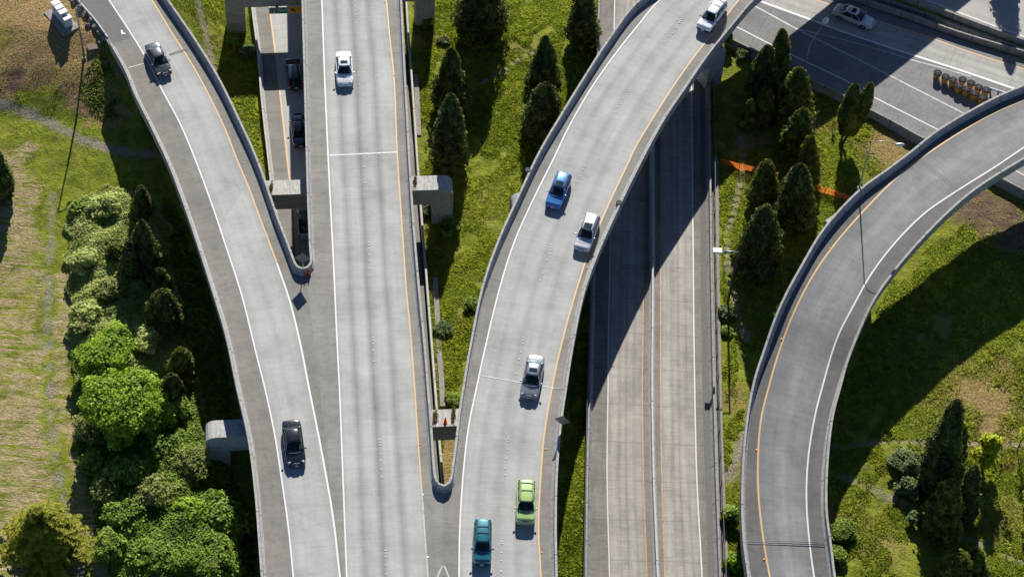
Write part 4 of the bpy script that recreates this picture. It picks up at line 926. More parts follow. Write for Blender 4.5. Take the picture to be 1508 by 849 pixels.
# ---------------------------------------------------------------- lamps, signs, cones, barrels
def lamp_post(label, base, z0, H, arm, rise, head=(.8, .3), pole=M_STEEL, r0=.12, curved=False, boxhead=False, group='street lamps', headm=None):
    o = empty('street_lamp', (base[0], base[1], z0)); tag(o, label, 'street lamp', group)
    ax, ay = arm; al = sqrt(ax * ax + ay * ay); ux, uy = ax / al, ay / al
    q = MB(); q.tube([(0, 0, -.3), (0, 0, H * .5), (0, 0, H)], [r0, r0 * .8, r0 * .6], 10); q.build('pole', pole, o, smooth_=True)
    if not boxhead:
        q = MB(); q.tube([(0, 0, -.05), (0, 0, .12)], [.24, .22], 10); q.build('base_plate', M_KERB, o)
    q = MB()
    if curved:
        pts = [(ux * al * (1 - cos(t)) * .45, uy * al * (1 - cos(t)) * .45, H - .05 + sin(t) * rise) for t in np.linspace(0, pi / 2, 7)] + [(ax * .72, ay * .72, H + rise * .85), (ax, ay, H + rise * .35)]
    else: pts = [(0, 0, H - .1), (ax * .4, ay * .4, H + rise * .5), (ax, ay, H + rise)]
    q.tube(pts, r0 * .48, 8); q.build('arm', pole if curved else M_STEEL, o, smooth_=True)
    hz = pts[-1][2]; hd = empty_ = None
    rz = atan2(uy, ux)
    mm = headm or plain('lamp_head_aluminium', (.62, .64, .66), .35, .2)
    q = MB()
    if boxhead: q.box((ax + ux * .35, ay + uy * .35, hz), (.95, .62, .20), rz); q.build('lamp_head', mm, o, bevel=.03)
    else:
        L = head[0]; rr = head[1]; q.tube([(ax + ux * L * t, ay + uy * L * t, hz - .02) for t in (-.05, .15, .5, .85, 1.0)], [.06, rr * .6, rr, rr * .75, .05], 12)
        ob = q.build('lamp_head', mm, o, smooth_=True)
    return o
def vec_at(px0, px1, z): a = P(*px0, z); b = P(*px1, z); return (b[0] - a[0], b[1] - a[1])
g0 = G(124, 86)
lamp_post('tall grey street lamp standing on the dry slope beside the top of the left ramp', g0, g0[2], 7.4, vec_at((113, 12), (128, -2), 12), .5)
g0 = G(1182.5, 112); lamp_post('street lamp with a bent arm and white head between the conifers and the highway', g0, g0[2], 4.9, vec_at((1191.5, 66), (1211, 38), 5), .35, head=(1.1, .34), r0=.075, headm=plain('white_lamp_head', (.8, .8, .78), .4))
g0 = G(1071.5, 446); lamp_post('brown post with a horizontal arm and box floodlight leaning over the gutter path', g0, g0[2], 8.3, vec_at((1087, 371), (1062, 369.5), 8), 0, pole=M_BROWNPOLE, r0=.14, boxhead=True, headm=plain('floodlight_case', (.55, .54, .50), .5))
zl4 = zE(277) + .3; b4 = P(1265.3, 276.5, zl4); lamp_post('slender curved street lamp mounted on the outer barrier of the loop ramp', b4, zl4, 6.3, vec_at((1284, 214), (1320, 214), zl4 + 6), .85, curved=True, head=(.95, .2), r0=.085)
# pole brackets on barriers
def bracket(px, py, z, parent):
    p = P(px, py, z); q = MB(); q.tube([(p[0], p[1], z - .5), (p[0], p[1], z + .05)], .3, 10); q.build('lamp_mount', M_BAR, parent, bevel=0)
bracket(777.5, 250, ZD + .8, rc); bracket(911.5, 298, ZD + .8, rc)

M_SIGNBACK = plain('bare_aluminium_sign', (.20, .20, .195), .5, .35)
def diamond_sign(label, px, py, ztop, foot_px, side, tilt=0):
    """square panel on edge seen from behind, post bolted to the barrier top"""
    c = P(px, py, ztop); ft = P(foot_px[0], foot_px[1], ZD + .8)
    o = empty('road_sign', (ft[0], ft[1], ZD + .3)); tag(o, label, 'road sign', 'diamond signs seen from behind')
    H = ztop - ZD - .3; s = side / sqrt(2)
    q = MB(); q.tube([(0, 0, 0), (0, 0, H + s * .8)], .045, 6); q.build('post', M_STEEL, o)
    q = MB(); t = .012; d = [(0, -s), (s, 0), (0, s), (-s, 0)]
    q.poly([(x, -.08 - t, H + z) for x, z in d] + [(x, -.08 + t, H + z) for x, z in d], [(0, 1, 2, 3), (7, 6, 5, 4), (0, 4, 5, 1), (1, 5, 6, 2), (2, 6, 7, 3), (3, 7, 4, 0)])
    pnl = q.build('sign_panel', M_SIGNBACK, o); o.rotation_euler = (tilt, 0, 0)
    q = MB(); q.box((0, -.045, H + s * .35), (s * .9, .03, .06)); q.box((0, -.045, H - s * .35), (s * .9, .03, .06)); q.build('bracket', M_STEEL, pnl)
    return o
diamond_sign('grey back of a diamond sign standing on the nose of the left gore', 443.5, 373, ZD + 2.15, (446.3, 392), 1.05).rotation_euler = (0, 0, radians(0))
diamond_sign('grey back of a diamond sign on the right barrier of the sweeping ramp', 831, 609, ZD + 1.95, (827.3, 628), 1.05).rotation_euler = (0, 0, radians(-12))

M_CONE = plain('faded_orange_plastic', (.50, .13, .085), .6); M_CONE2 = plain('orange_plastic', (.80, .13, .035), .5); M_CW = plain('white_reflective_band', (.75, .76, .8), .5)
def cone(label, p, h, m, group=None, band=True):
    o = empty('traffic_cone', tuple(p)); tag(o, label, 'traffic cone', group or 'orange traffic cones')
    q = MB(); q.tube([(0, 0, .03), (0, 0, h * .55), (0, 0, h)], [h * .19, h * .11, h * .035], 14); q.build('cone_body', m, o, smooth_=True)
    q = MB(); q.box((0, 0, .02), (h * .52, h * .52, .04)); q.build('base', m, o, bevel=.01)
    if band: q = MB(); q.tube([(0, 0, h * .68), (0, 0, h * .88)], [h * .092, h * .06], 14, cap=False); q.build('band', M_CW, o)
    return o
cone('faded red-orange cone leaning by the left gore nose, left one of the pair', P(450, 405, ZD) + [0, 0, .01], .85, M_CONE, band=False)
cone('faded red-orange cone by the left gore nose, right one of the pair', P(455.8, 404.2, ZD) + [0, 0, .01], .85, M_CONE, band=False)
cone('bright orange cone with a white band standing on the pier cap in the right gore', P(655.8, 621, 5.36), .8, M_CONE2)

# crash barrels
M_YEL = plain('yellow_barrel_plastic', (.62, .33, .035), .5); M_LID = plain('black_barrel_lid', (.022, .023, .028), .9, var=.35, spec=.1)
m_ch, t_ch, b_ch = new_mat('black_and_yellow_chevrons'); n_ = N(t_ch); o_ = n_.sep(n_.coord()); v_ = n_.math('ADD', o_[0], n_.math('MULTIPLY', o_[2], 1.2)); v_ = n_.math('GREATER_THAN', n_.math('FRACT', n_.math('MULTIPLY', v_, 3.6)), .5)
t_ch.links.new(n_.mix(v_, (.02, .02, .02), (.62, .34, .05)), b_ch.inputs['Base Color']); b_ch.inputs['Roughness'].default_value = .5
def barrel(label, p, m):
    o = empty('crash_barrel', tuple(p)); tag(o, label, 'crash barrel', 'water barrels in front of the loop ramp')
    q = MB(); q.tube([(0, 0, .0), (0, 0, .25), (0, 0, .8), (0, 0, .84)], [.34, .37, .46, .46], 20); q.build('drum', m, o, smooth_=False)
    q = MB(); q.tube([(0, 0, .84), (0, 0, .89), (0, 0, .92)], [.485, .485, .42], 20); l = q.build('lid', M_LID, o)
    q = MB()
    for a in (0.3, 1.35, 2.4): q.box((0, 0, .935), (.88, .05, .035), a)
    q.build('lid_rib', M_BLACK, l)
    return o
BR = [(1378.6, 115), (1390.5, 121), (1401.6, 125.6), (1415.3, 125), (1409.2, 134), (1427.7, 130), (1420.6, 139), (1438.8, 136.2), (1432, 144.8), (1449.8, 140.3), (1444, 151.5)]
BL = ['barrel with black and yellow chevron stripes at the head of the group', 'plain yellow barrel right behind the chevron-striped one', 'third barrel back from the striped one, before the group widens into two rows',
      'first barrel of the far row where the group doubles', 'first barrel of the near row where the group doubles', 'second barrel of the far row', 'second barrel of the near row', 'third barrel of the far row', 'third barrel of the near row', 'last barrel of the far row, next to the guard rail end', 'last barrel of the near row, half hidden by the ramp barrier']
for i, (x, y) in enumerate(BR): barrel(BL[i], P(x, y, ZH) + [0, 0, .012], m_ch if i == 0 else M_YEL)
# guard rail stub behind the barrels
q0 = P(1456, 136, ZH); gr = empty('guard_rail', tuple(q0)); gr.rotation_euler = (0, 0, radians(-18)); tag(gr, 'short steel guard rail end with posts behind the crash barrels', 'guard rail')
q = MB(); q.tube([(0, 0, .7), (8, 0, .7)], .09, 6); q.tube([(0, 0, .5), (8, 0, .5)], .09, 6); q.build('rail', M_STEEL, gr)
for x in (.1, 1.0, 3, 5): q = MB(); q.box((x, .15, .35), (.16, .2, .75)); q.build('post', M_BROWNPOLE, gr)

# overhead sign on the upper pier
def text_mesh(name, s, size, m, parent, loc, rot=(pi / 2, 0, 0), ext=.006):
    c = bpy.data.curves.new(name, 'FONT'); c.body = s; c.size = size; c.extrude = ext; c.align_x = 'LEFT'; c.align_y = 'CENTER'; c.offset = .004
    t = bpy.data.objects.new(name, c); col.objects.link(t); bpy.context.view_layer.update()
    me = bpy.data.meshes.new_from_object(t.evaluated_get(bpy.context.evaluated_depsgraph_get())); bpy.data.objects.remove(t)
    o = bpy.data.objects.new(name, me); col.objects.link(o); me.materials.clear(); me.materials.append(m); o.parent = parent; o.location = loc; o.rotation_euler = rot; return o
M_SGREEN = plain('sign_green', (.0, .26, .16), .4, var=.05); M_SYEL = plain('sign_amber', (.90, .46, .015), .4, var=.05); M_SBLUE = plain('shield_blue', (.03, .10, .40), .4); M_SRED = plain('shield_red', (.5, .05, .04), .4); M_SW = plain('sign_white', (.90, .92, .92), .4, var=.03); M_SBK = plain('sign_black', (.015, .015, .015), .5)
za = 3.7; a = P(396.5, 20.5, za); b = P(450, 19, za); rz = atan2(b[1] - a[1], b[0] - a[0])
sg = empty('overhead_sign', tuple(a), rz); tag(sg, 'green and amber overhead road sign reading SOUTH and ONLY on the top pier beam', 'road sign')
q = MB(); q.box((1.05, 0, .46), (2.10, .06, .92)); q.build('green_panel', M_SGREEN, sg)
q = MB(); q.box((3.62, 0, .46), (3.02, .06, .92)); ylw = q.build('amber_panel', M_SYEL, sg)
q = MB(); q.box((1.05, -.034, .46), (2.02, .006, .84)); q.build('panel_border', M_SW, sg); q = MB(); q.box((1.05, -.038, .46), (1.96, .008, .78)); q.build('panel_face', M_SGREEN, sg)
sh = [(0, -.36), (-.22, -.20), (-.32, .02), (-.30, .26), (-.15, .32), (0, .27), (.15, .32), (.30, .26), (.32, .02), (.22, -.20)]
def plate(name, pts, y, m, parent, cx, cz, k=1.0, t=.006):
    n = len(pts); q = MB(); q.poly([(cx + x * k, y - t, cz + z * k) for x, z in pts] + [(cx + x * k, y, cz + z * k) for x, z in pts], [tuple(range(n)), tuple(range(n, 2 * n))[::-1]] + [(i, (i + 1) % n, n + (i + 1) % n, n + i) for i in range(n)]); return q.build(name, m, parent)
plate('route_shield', sh, -.045, M_SW, sg, .52, .46, 1.08); plate('route_shield', sh, -.053, M_SBLUE, sg, .52, .46, .98)
plate('route_shield', [(-.30, .14), (-.30, .26), (-.15, .32), (0, .27), (.15, .32), (.30, .26), (.31, .14)], -.061, M_SRED, sg, .52, .46, .96)
text_mesh('lettering', '5', .50, M_SW, sg, (.39, -.072, .37)); text_mesh('lettering', 'SOUTH', .40, M_SW, sg, (.98, -.052, .52))
arrow = [(-.30, .30), (.10, .30), (0, .18), (.34, -.14), (.18, -.30), (-.16, .04), (-.30, -.10)]
plate('arrow', arrow, -.034, M_SBK, sg, 2.65, .46, .95)
text_mesh('lettering', 'ONLY', .46, M_SBK, sg, (3.32, -.036, .46))
for x in (1.0, 3.6): q = MB(); q.tube([(x, .03, .75), (x, .45, .95)], .05, 6); q.build('bracket', M_DKSTEEL, sg); 
for x in (.9, 3.7): q = MB(); q.box((x, -.1, 1.12), (.34, .26, .16)); q.build('sign_light', M_DKSTEEL, sg, bevel=.02)

# utility cabinets on a slab
M_CAB = plain('light_grey_cabinet_paint', (.58, .60, .61), .45, var=.05)
pb0 = G(92, 38); padrz = radians(-52)
# pad runs from upper left to lower right of the group
pa, pb = G(76, 14), G(106, 49)
rzc = atan2(pb[1] - pa[1], pb[0] - pa[0]); cpad = (pa + pb) / 2
pad = MB(); pad.box((0, 0, 0), (4.1, 2.0, .34), 0); padm = pad.build('concrete_pad', M_KERB, None, bevel=.02); padm.location = (cpad[0], cpad[1], cpad[2] + .05); padm.rotation_euler = (0, 0, rzc); tag(padm, 'concrete slab under the row of grey cabinets', 'concrete slab')
CAB = [('tallest grey utility cabinet at the far upper end of the row', -1.15, 1.55), ('grey utility cabinet second from the upper end of the row', -.42, 1.50), ('grey utility cabinet third from the upper end, next to the short one', .32, 1.42), ('short grey utility cabinet at the lower end of the row', 1.12, 1.15)]
for lb_, x, hh in CAB:
    o = empty('utility_cabinet', (cpad[0] + cos(rzc) * x - sin(rzc) * .15, cpad[1] + sin(rzc) * x + cos(rzc) * .15, cpad[2] + .22), rzc); tag(o, lb_, 'utility cabinet', 'grey utility cabinets')
    q = MB(); q.box((0, 0, hh / 2), (.62, .80, hh)); bd = q.build('cabinet_body', M_CAB, o, bevel=.02)
    q = MB(); q.box((0, 0, hh + .03), (.70, .90, .06)); q.build('lid', M_CAB, o, bevel=.012)
    q = MB(); q.box((0, -.405, hh / 2), (.52, .02, hh * .86)); dr = q.build('door', M_CAB, o, bevel=.005); q = MB(); q.box((.18, -.425, hh * .5), (.04, .03, .16)); q.build('handle', M_DKSTEEL, dr)

# boulders below the ground-level end of the left ramp
M_ROCK = plain('grey_boulder', (.21, .19, .165), .95, var=.45, scale=2.5)
def rock(label, px, py, s, seed, group, name='boulder'):
    g = G(px, py); r_ = rng(seed); bm = bmesh.new(); bmesh.ops.create_icosphere(bm, subdivisions=3, radius=1)
    pl = r_.normal(size=(9, 3)); pl /= np.linalg.norm(pl, axis=1)[:, None]; dd = r_.uniform(.62, .95, 9)
    for v in bm.verts:
        c = np.array(v.co); 
        for k in range(9):
            e = c @ pl[k]
            if e > dd[k]: c = c - pl[k] * (e - dd[k])
        v.co = c * s * np.array([1.15, .95, .85])
    me = bpy.data.meshes.new(name); bm.to_mesh(me); bm.free(); o = mesh_obj(name, me, M_ROCK); o.location = (g[0], g[1], g[2] + s * .35); o.rotation_euler = (0, 0, r_.uniform(0, 6)); tag(o, label, 'boulder', group)
RK = [(111, 3, .5), (119, 13, .52), (126, 22, .5), (136, 31, .52), (143, 40, .52), (149, 48, .50), (155, 57, .48), (130, 38, .30), (148, 64, .3)]
for i, (x, y, s) in enumerate(RK):
    rock(['boulder at the top edge beside the ramp kerb', 'boulder right behind the lamp post top', 'boulder below the second one along the kerb', 'middle boulder of the row along the kerb', 'boulder fourth from the concrete barrier end', 'boulder third from the concrete barrier end', 'boulder nearest the start of the concrete barrier', 'small stone slab lying in the dry grass left of the row', 'small stone at the foot of the barrier end'][i], x, y, s, 100 + i, 'boulders edging the ramp')
q = MB(); g = G(137, 70); q.box((0, 0, 0), (1.15, .85, .16)); o = q.build('stone_slab', plain('brown_stone', (.18, .13, .11), .95, var=.3), None, bevel=.03); o.location = (g[0], g[1], g[2] + .08); o.rotation_euler = (0, 0, .35); tag(o, 'flat brown stone slab in the grass near the lamp foot', 'stone slab')

# orange safety fence
m_of, t_of, b_of = new_mat('orange_safety_net'); n_ = N(t_of); b_of.inputs['Roughness'].default_value = .6
f0 = n_.noise(n_.coord(), 3, 5, .7); t_of.links.new(n_.ramp(f0, [(.3, (.60, .13, .025)), (.7, (.85, .24, .05))]), b_of.inputs['Base Color'])
uvs = n_.sep(n_.t.nodes.new('ShaderNodeUVMap').outputs[0]); hx = n_.math('GREATER_THAN', n_.math('FRACT', n_.math('MULTIPLY', uvs[0], 7.)), .42); hy = n_.math('GREATER_THAN', n_.math('FRACT', n_.math('MULTIPLY', uvs[1], 5.)), .42)
t_of.links.new(n_.math('SUBTRACT', 1.0, n_.math('MULTIPLY', n_.math('MULTIPLY', hx, hy), .75)), b_of.inputs['Alpha'])
_tr = t_of.nodes.new('ShaderNodeBsdfTranslucent'); _tr.inputs[0].default_value = (.95, .26, .05, 1); _tp = t_of.nodes.new('ShaderNodeBsdfTransparent'); _m1 = t_of.nodes.new('ShaderNodeMixShader'); _m2 = t_of.nodes.new('ShaderNodeMixShader')
_m1.inputs[0].default_value = .34; t_of.links.new(b_of.outputs[0], _m1.inputs[1]); t_of.links.new(_tr.outputs[0], _m1.inputs[2]); t_of.links.new(n_.math('MULTIPLY', n_.math('MULTIPLY', hx, hy), .8), _m2.inputs[0]); t_of.links.new(_m1.outputs[0], _m2.inputs[1]); t_of.links.new(_tp.outputs[0], _m2.inputs[2]); t_of.links.new(_m2.outputs[0], t_of.nodes['Material Output'].inputs[0])
t_of.links.remove(b_of.inputs['Alpha'].links[0])
def orange_fence(label, pts):
    path = np.array([G(x, y) for x, y in pts]); path = cat(path, .35); path[:, :2] += .03 * np.stack([np.sin(np.arange(len(path)) * 1.3), np.cos(np.arange(len(path)) * 1.7)], 1)
    o = empty('safety_fence'); tag(o, label, 'fence', 'orange plastic safety fencing')
    V, Fs, UV = sweep(path, [(-.01 - .02, .05), (.02, .5), (-.02, 1.02)], 1); V = [(v[0], v[1], v[2] + .04 * sin(v[0] * 2.1)) for v in V]
    surf('plastic_net', V, Fs, UV, m_of, o)
    for p in resample(path, 2.2): q = MB(); q.tube([(p[0], p[1], p[2] - .2), (p[0], p[1], p[2] + 1.15)], .03, 5); q.build('post', M_DKSTEEL, o)
orange_fence('orange plastic safety fence running from the gutter path to the conifers', [(1060, 243), (1080, 248), (1100, 253), (1122, 259), (1145, 264)])
orange_fence('orange plastic safety fence between the conifers and the loop ramp', [(1190, 277), (1210, 284), (1232, 291), (1262, 301)])

# ---------------------------------------------------------------- vegetation
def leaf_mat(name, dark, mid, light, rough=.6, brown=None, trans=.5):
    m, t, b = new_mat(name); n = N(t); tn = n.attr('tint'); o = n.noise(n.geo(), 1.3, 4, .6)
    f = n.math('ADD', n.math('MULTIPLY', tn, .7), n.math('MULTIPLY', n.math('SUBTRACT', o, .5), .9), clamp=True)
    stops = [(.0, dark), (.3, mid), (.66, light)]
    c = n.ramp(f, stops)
    if brown: c = n.mix(n.ramp(n.noise(n.geo(), .55, 4, .6), [(.58, 0.), (.68, .8)]), c, brown)
    t.links.new(c, b.inputs['Base Color']); b.inputs['Roughness'].default_value = rough; b.inputs['Specular IOR Level'].default_value = .25
    tr = t.nodes.new('ShaderNodeBsdfTranslucent'); ms = t.nodes.new('ShaderNodeMixShader'); ms.inputs[0].default_value = trans
    t.links.new(c, tr.inputs[0]); t.links.new(b.outputs[0], ms.inputs[1]); t.links.new(tr.outputs[0], ms.inputs[2]); t.links.new(ms.outputs[0], t.nodes['Material Output'].inputs[0])
    return m
M_CON = leaf_mat('dark_conifer_foliage', (.034, .050, .012), (.09, .118, .022), (.21, .24, .04), trans=.25)
M_CON2 = leaf_mat('olive_conifer_foliage', (.055, .072, .012), (.135, .158, .022), (.29, .30, .04), trans=.28)
M_CED = leaf_mat('golden_cedar_foliage', (.08, .10, .010), (.25, .27, .02), (.48, .47, .05))
M_MAP = leaf_mat('maple_foliage', (.11, .19, .016), (.28, .43, .028), (.50, .64, .06))
M_BRK = leaf_mat('olive_shrub_foliage', (.11, .14, .03), (.28, .33, .07), (.50, .55, .18))
M_BRM = leaf_mat('bramble_foliage', (.26, .31, .06), (.50, .58, .16), (.78, .80, .34), brown=(.50, .44, .20), trans=.5)
M_LOW = leaf_mat('shrub_foliage', (.09, .15, .018), (.24, .36, .040), (.46, .58, .10))
M_YG = leaf_mat('yellow_green_foliage', (.18, .22, .012), (.46, .52, .02), (.72, .76, .06))
M_PALE = leaf_mat('pale_green_foliage', (.07, .11, .035), (.18, .25, .08), (.36, .43, .19))
M_BUD = leaf_mat('amber_young_foliage', (.12, .08, .02), (.26, .17, .03), (.42, .33, .06))
M_GRS = leaf_mat('grass_blades', (.10, .15, .012), (.30, .37, .025), (.56, .60, .09))
M_BARK = plain('bark', (.075, .058, .045), .95, var=.4, scale=4)
def quads(name, C, Nn, S, tint, m, parent=None, asp=1.6, extra=None, up=None):
    """a leaf-sized quad per centre, facing roughly Nn"""
    n = len(C); r_ = rng(n)
    Nn = Nn / (np.linalg.norm(Nn, axis=1)[:, None] + 1e-9)
    a = np.cross(Nn, up if up is not None else r_.normal(size=(n, 3))); a /= np.linalg.norm(a, axis=1)[:, None] + 1e-9; b = np.cross(Nn, a)
    s = S[:, None]; w_ = a * s * .5; l_ = b * s * .5 * asp
    V = np.stack([C - l_, C + w_ - l_ * .1, C + l_, C - w_ - l_ * .1], 1).reshape(-1, 3); tt = np.repeat(tint, 4); ntri = 0
    Fi = np.arange(n * 4, dtype=np.int32); starts = np.arange(0, n * 4, 4, dtype=np.int32); tot = np.full(n, 4, np.int32)
    if extra is not None:
        ev, ef, et = extra; Fi = np.r_[Fi, (np.array(ef, np.int32) + len(V)).ravel()]; starts = np.r_[starts, n * 4 + np.arange(len(ef), dtype=np.int32) * 4]; tot = np.r_[tot, np.full(len(ef), 4, np.int32)]
        V = np.vstack([V, ev]); tt = np.r_[tt, np.full(len(ev), et)]
    me = bpy.data.meshes.new(name); me.vertices.add(len(V)); me.vertices.foreach_set('co', V.astype(np.float32).ravel())
    me.loops.add(len(Fi)); me.loops.foreach_set('vertex_index', Fi.astype(np.int32)); me.polygons.add(len(starts)); me.polygons.foreach_set('loop_start', starts.astype(np.int32)); me.polygons.foreach_set('loop_total', tot)
    me.update(calc_edges=True); at = me.attributes.new('tint', 'FLOAT', 'POINT'); at.data.foreach_set('value', np.clip(tt, 0, 1).astype(np.float32))
    return mesh_obj(name, me, m, parent)
def waves(p, s, seed, k=8):
    r_ = rng(seed); d = r_.normal(size=(k, 3)); d /= np.linalg.norm(d, axis=1)[:, None]; f = s * r_.uniform(.6, 1.8, k); return np.sin(p @ (d * f[:, None]).T + r_.uniform(0, 6.28, k)).sum(1) / sqrt(k)
def trunk(parent, H, r0, r1, lean=(0, 0), limbs=0, seed=0, name='trunk', spread=1.5, z0=.3):
    q = MB(); r_ = rng(seed + 7); q.tube([(0, 0, -.3), (lean[0] * .3, lean[1] * .3, H * .35), (lean[0], lean[1], H)], [r0 * 1.25, r0 * .8, r1], 8)
    for k in range(limbs):
        a = r_.uniform(0, 6.28); z = H * r_.uniform(z0, .85); L = spread * r_.uniform(.6, 1.)
        q.tube([(0, 0, z), (cos(a) * L * .5, sin(a) * L * .5, z + L * .45), (cos(a) * L, sin(a) * L, z + L * .75)], [r0 * .4, r0 * .25, r0 * .1], 5)
    return q.build(name, M_BARK, parent, smooth_=True)
def conifer(label, apex, basepx, wpx, m=M_CON, seed=1, shape=.75, group='conifers on the grass between the roads', zfoot=None, dens=1.0, low=.02, fat=.16):
    g = G(*basepx); R = wpx / 13.9 / 2 * 1.12; shape = shape * .74
    # height whose top projects on the apex row
    lo, hi = 1.0, 16.0
    for _ in range(30):
        h = (lo + hi) / 2; q = g + [0, 0, h] - _O; y = 424.5 - CAMF / (q @ _f) * (q @ _u)
        if y > apex[1]: lo = h
        else: hi = h
    top = P(apex[0], apex[1], g[2] + h); lean = np.clip((top - g)[:2], -.8, .8)
    o = empty('conifer_tree', tuple(g)); tag(o, label, 'tree', group)
    r_ = rng(seed); n = int(2600 * dens * max(.5, h * R * 2 / 28)) + 1400
    def prof(t): return R * np.minimum(1, ((t + .04) / fat))**.55 * np.clip(1 - t, 0, 1)**shape * 1.12
    t = low + (1 - low) * r_.uniform(0, 1, n)**1.15; th = r_.uniform(0, 2 * pi, n)
    d = np.stack([np.cos(th), np.sin(th), t * h * .8], 1)
    cl = waves(d * [R * 1.1, R * 1.1, 1.0], 2.0, seed); cl2 = waves(d * [R, R, 1], 5.0, seed + 1)
    rad = prof(t) * (.92 + .13 * cl + .07 * cl2 + .05 * np.sin(t * h * 4.2 + 2 * np.sin(th * 2 + seed))) * r_.uniform(.78, 1.05, n) + .04
    C = np.stack([np.cos(th) * rad + lean[0] * t, np.sin(th) * rad + lean[1] * t, .15 + t * (h - .15)], 1)
    Nn = np.stack([np.cos(th), np.sin(th), .55 + 0 * th], 1) + r_.normal(size=(n, 3)) * .55
    S = r_.uniform(.16, .34, n) * (1 - .35 * t)
    up = np.stack([np.cos(th) * .3, np.sin(th) * .3, np.ones(n)], 1) + r_.normal(size=(n, 3)) * .4
    up = np.cross(Nn, up)
    # inner mass
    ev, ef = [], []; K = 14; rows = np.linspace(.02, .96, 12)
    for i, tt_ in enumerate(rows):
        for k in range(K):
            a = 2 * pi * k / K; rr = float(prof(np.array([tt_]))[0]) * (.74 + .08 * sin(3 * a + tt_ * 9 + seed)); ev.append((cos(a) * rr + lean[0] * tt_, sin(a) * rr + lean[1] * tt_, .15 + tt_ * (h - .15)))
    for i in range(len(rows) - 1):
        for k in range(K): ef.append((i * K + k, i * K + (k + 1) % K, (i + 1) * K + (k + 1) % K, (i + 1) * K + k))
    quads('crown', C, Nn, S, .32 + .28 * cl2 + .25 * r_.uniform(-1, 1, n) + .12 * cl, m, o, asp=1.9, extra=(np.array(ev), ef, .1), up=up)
    trunk(o, h * .8, .14, .04, (lean[0] * .8, lean[1] * .8)); return o
GM = 'conifers on the grass left of the sweeping ramp'; GR = 'conifers between the freeway, the highway and the loop ramp'; GL = 'conifers in the thicket beside the left ramp'; GB = 'trees inside the loop at lower right'
CON = [
 ('big broad dark conifer cut by the top edge, left of the footpath', (712, -52), (706, 52), 76, M_CON, 1, .62, GM),
 ('slim dark conifer, upper one of the two beside the rounded pier', (665, 71), (662, 158), 50, M_CON, 2, .8, GM),
 ('slim dark conifer standing right above the rounded pier', (664, 138), (663, 243), 52, M_CON, 3, .8, GM),
 ('pointed dark conifer in the middle of the grass by the end of the footpath', (804, 53), (799, 132), 46, M_CON, 4, .8, GM),
 ('broad dark conifer just below the pointed one, close to the ramp barrier', (806, 123), (796, 192), 56, M_CON, 5, .6, GM),
 ('dark conifer at the top edge close to the freeway wall', (862, -25), (856, 64), 44, M_CON, 6, .6, GM),
 ('tall narrow conifer at the upper end of the group by the highway', (1149, 43), (1146, 128), 33, M_CON2, 7, .6, GR),
 ('broad conifer left of the tall narrow one at the upper end of the group', (1131, 67), (1120, 148), 48, M_CON, 8, .7, GR),
 ('low round conifer below the broad one, at the left edge of the group', (1131, 130), (1122, 182), 32, M_CON2, 9, .55, GR),
 ('small low conifer with a ragged top beside the low round one', (1108, 147), (1106, 186), 26, M_CON2, 10, .6, GR),
 ('large conifer in front of the bent-arm street lamp', (1178, 100), (1166, 178), 53, M_CON2, 11, .7, GR),
 ('large ragged conifer below the one in front of the street lamp', (1184, 160), (1171, 232), 52, M_CON2, 12, .7, GR),
 ('narrow conifer squeezed at the right edge of the group beside the pale dirt', (1195, 201), (1186, 268), 35, M_CON2, 13, .6, GR),
 ('conifer right behind the end of the left orange fence', (1131, 237), (1124, 300), 45, M_CON2, 14, .65, GR),
 ('tall conifer below the gap between the two orange fences', (1179, 242), (1167, 328), 58, M_CON, 15, .7, GR),
 ('lowest and broadest conifer of the group, beside the brown floodlight post', (1129, 304), (1113, 396), 60, M_CON, 16, .65, GR),
 ('narrow dark conifer at the top of the thicket', (208, 275), (206, 325), 29, M_CON, 17, .6, GL),
 ('tall dark conifer in the thicket with a narrower one leaning at its left', (208, 325), (214, 400), 40, M_CON, 18, .7, GL),
 ('narrow dark conifer tucked against the left of the tall one in the thicket', (190, 355), (188, 417), 27, M_CON, 19, .6, GL),
 ('small round-topped conifer alone at the left in the thicket', (167, 365), (167, 388), 22, M_CON, 20, .5, GL),
 ('small conifer above the broad one halfway down the thicket edge', (234, 398), (236, 425), 30, M_CON, 21, .5, GL),
 ('broad dark conifer halfway down the right edge of the thicket', (239, 430), (243, 482), 46, M_CON, 22, .55, GL),
 ('ragged dark conifer between the maple and the ramp shadow', (267, 514), (266, 556), 36, M_CON2, 23, .6, GL),
 ('dark narrow conifer rising behind the right side of the maple', (252, 552), (256, 596), 34, M_CON, 24, .6, GL),
 ('dark conifer at the left edge of the picture below the dirt path', (-4, 222), (-2, 290), 44, M_CON, 25, .8, GL),
 ('tall leaning dark conifer, largest inside the loop at lower right', (1397, 588), (1376, 716), 50, M_CON, 26, .7, GB),
 ('narrow dark conifer behind the yellow-green tree inside the loop', (1417, 624), (1404, 678), 26, M_CON, 27, .55, GB),
 ('grey-green conifer right of the broad olive one inside the loop', (1426, 686), (1419, 762), 32, M_CON, 28, .55, GB),
 ('broad olive conifer below the tall leaning one inside the loop', (1401, 708), (1386, 782), 48, M_CON2, 29, .6, GB),
 ('round olive conifer cut by the bottom edge, lower right', (1412, 815), (1404, 862), 48, M_CON2, 30, .5, GB),
 ('smaller olive conifer at the bottom edge right of the round one', (1438, 812), (1436, 850), 30, M_CON2, 31, .5, GB),
]
for lb_, ap, bs, wp, m, sd_, sh_, gp_ in CON: conifer(lb_, ap, bs, wp, m, sd_, sh_, gp_)
conifer('tall conifer on the far carriageway side whose shadow crosses the highway', (1494, -122), (1478, -30), 44, M_CON, 40, .7, 'conifers beyond the highway')

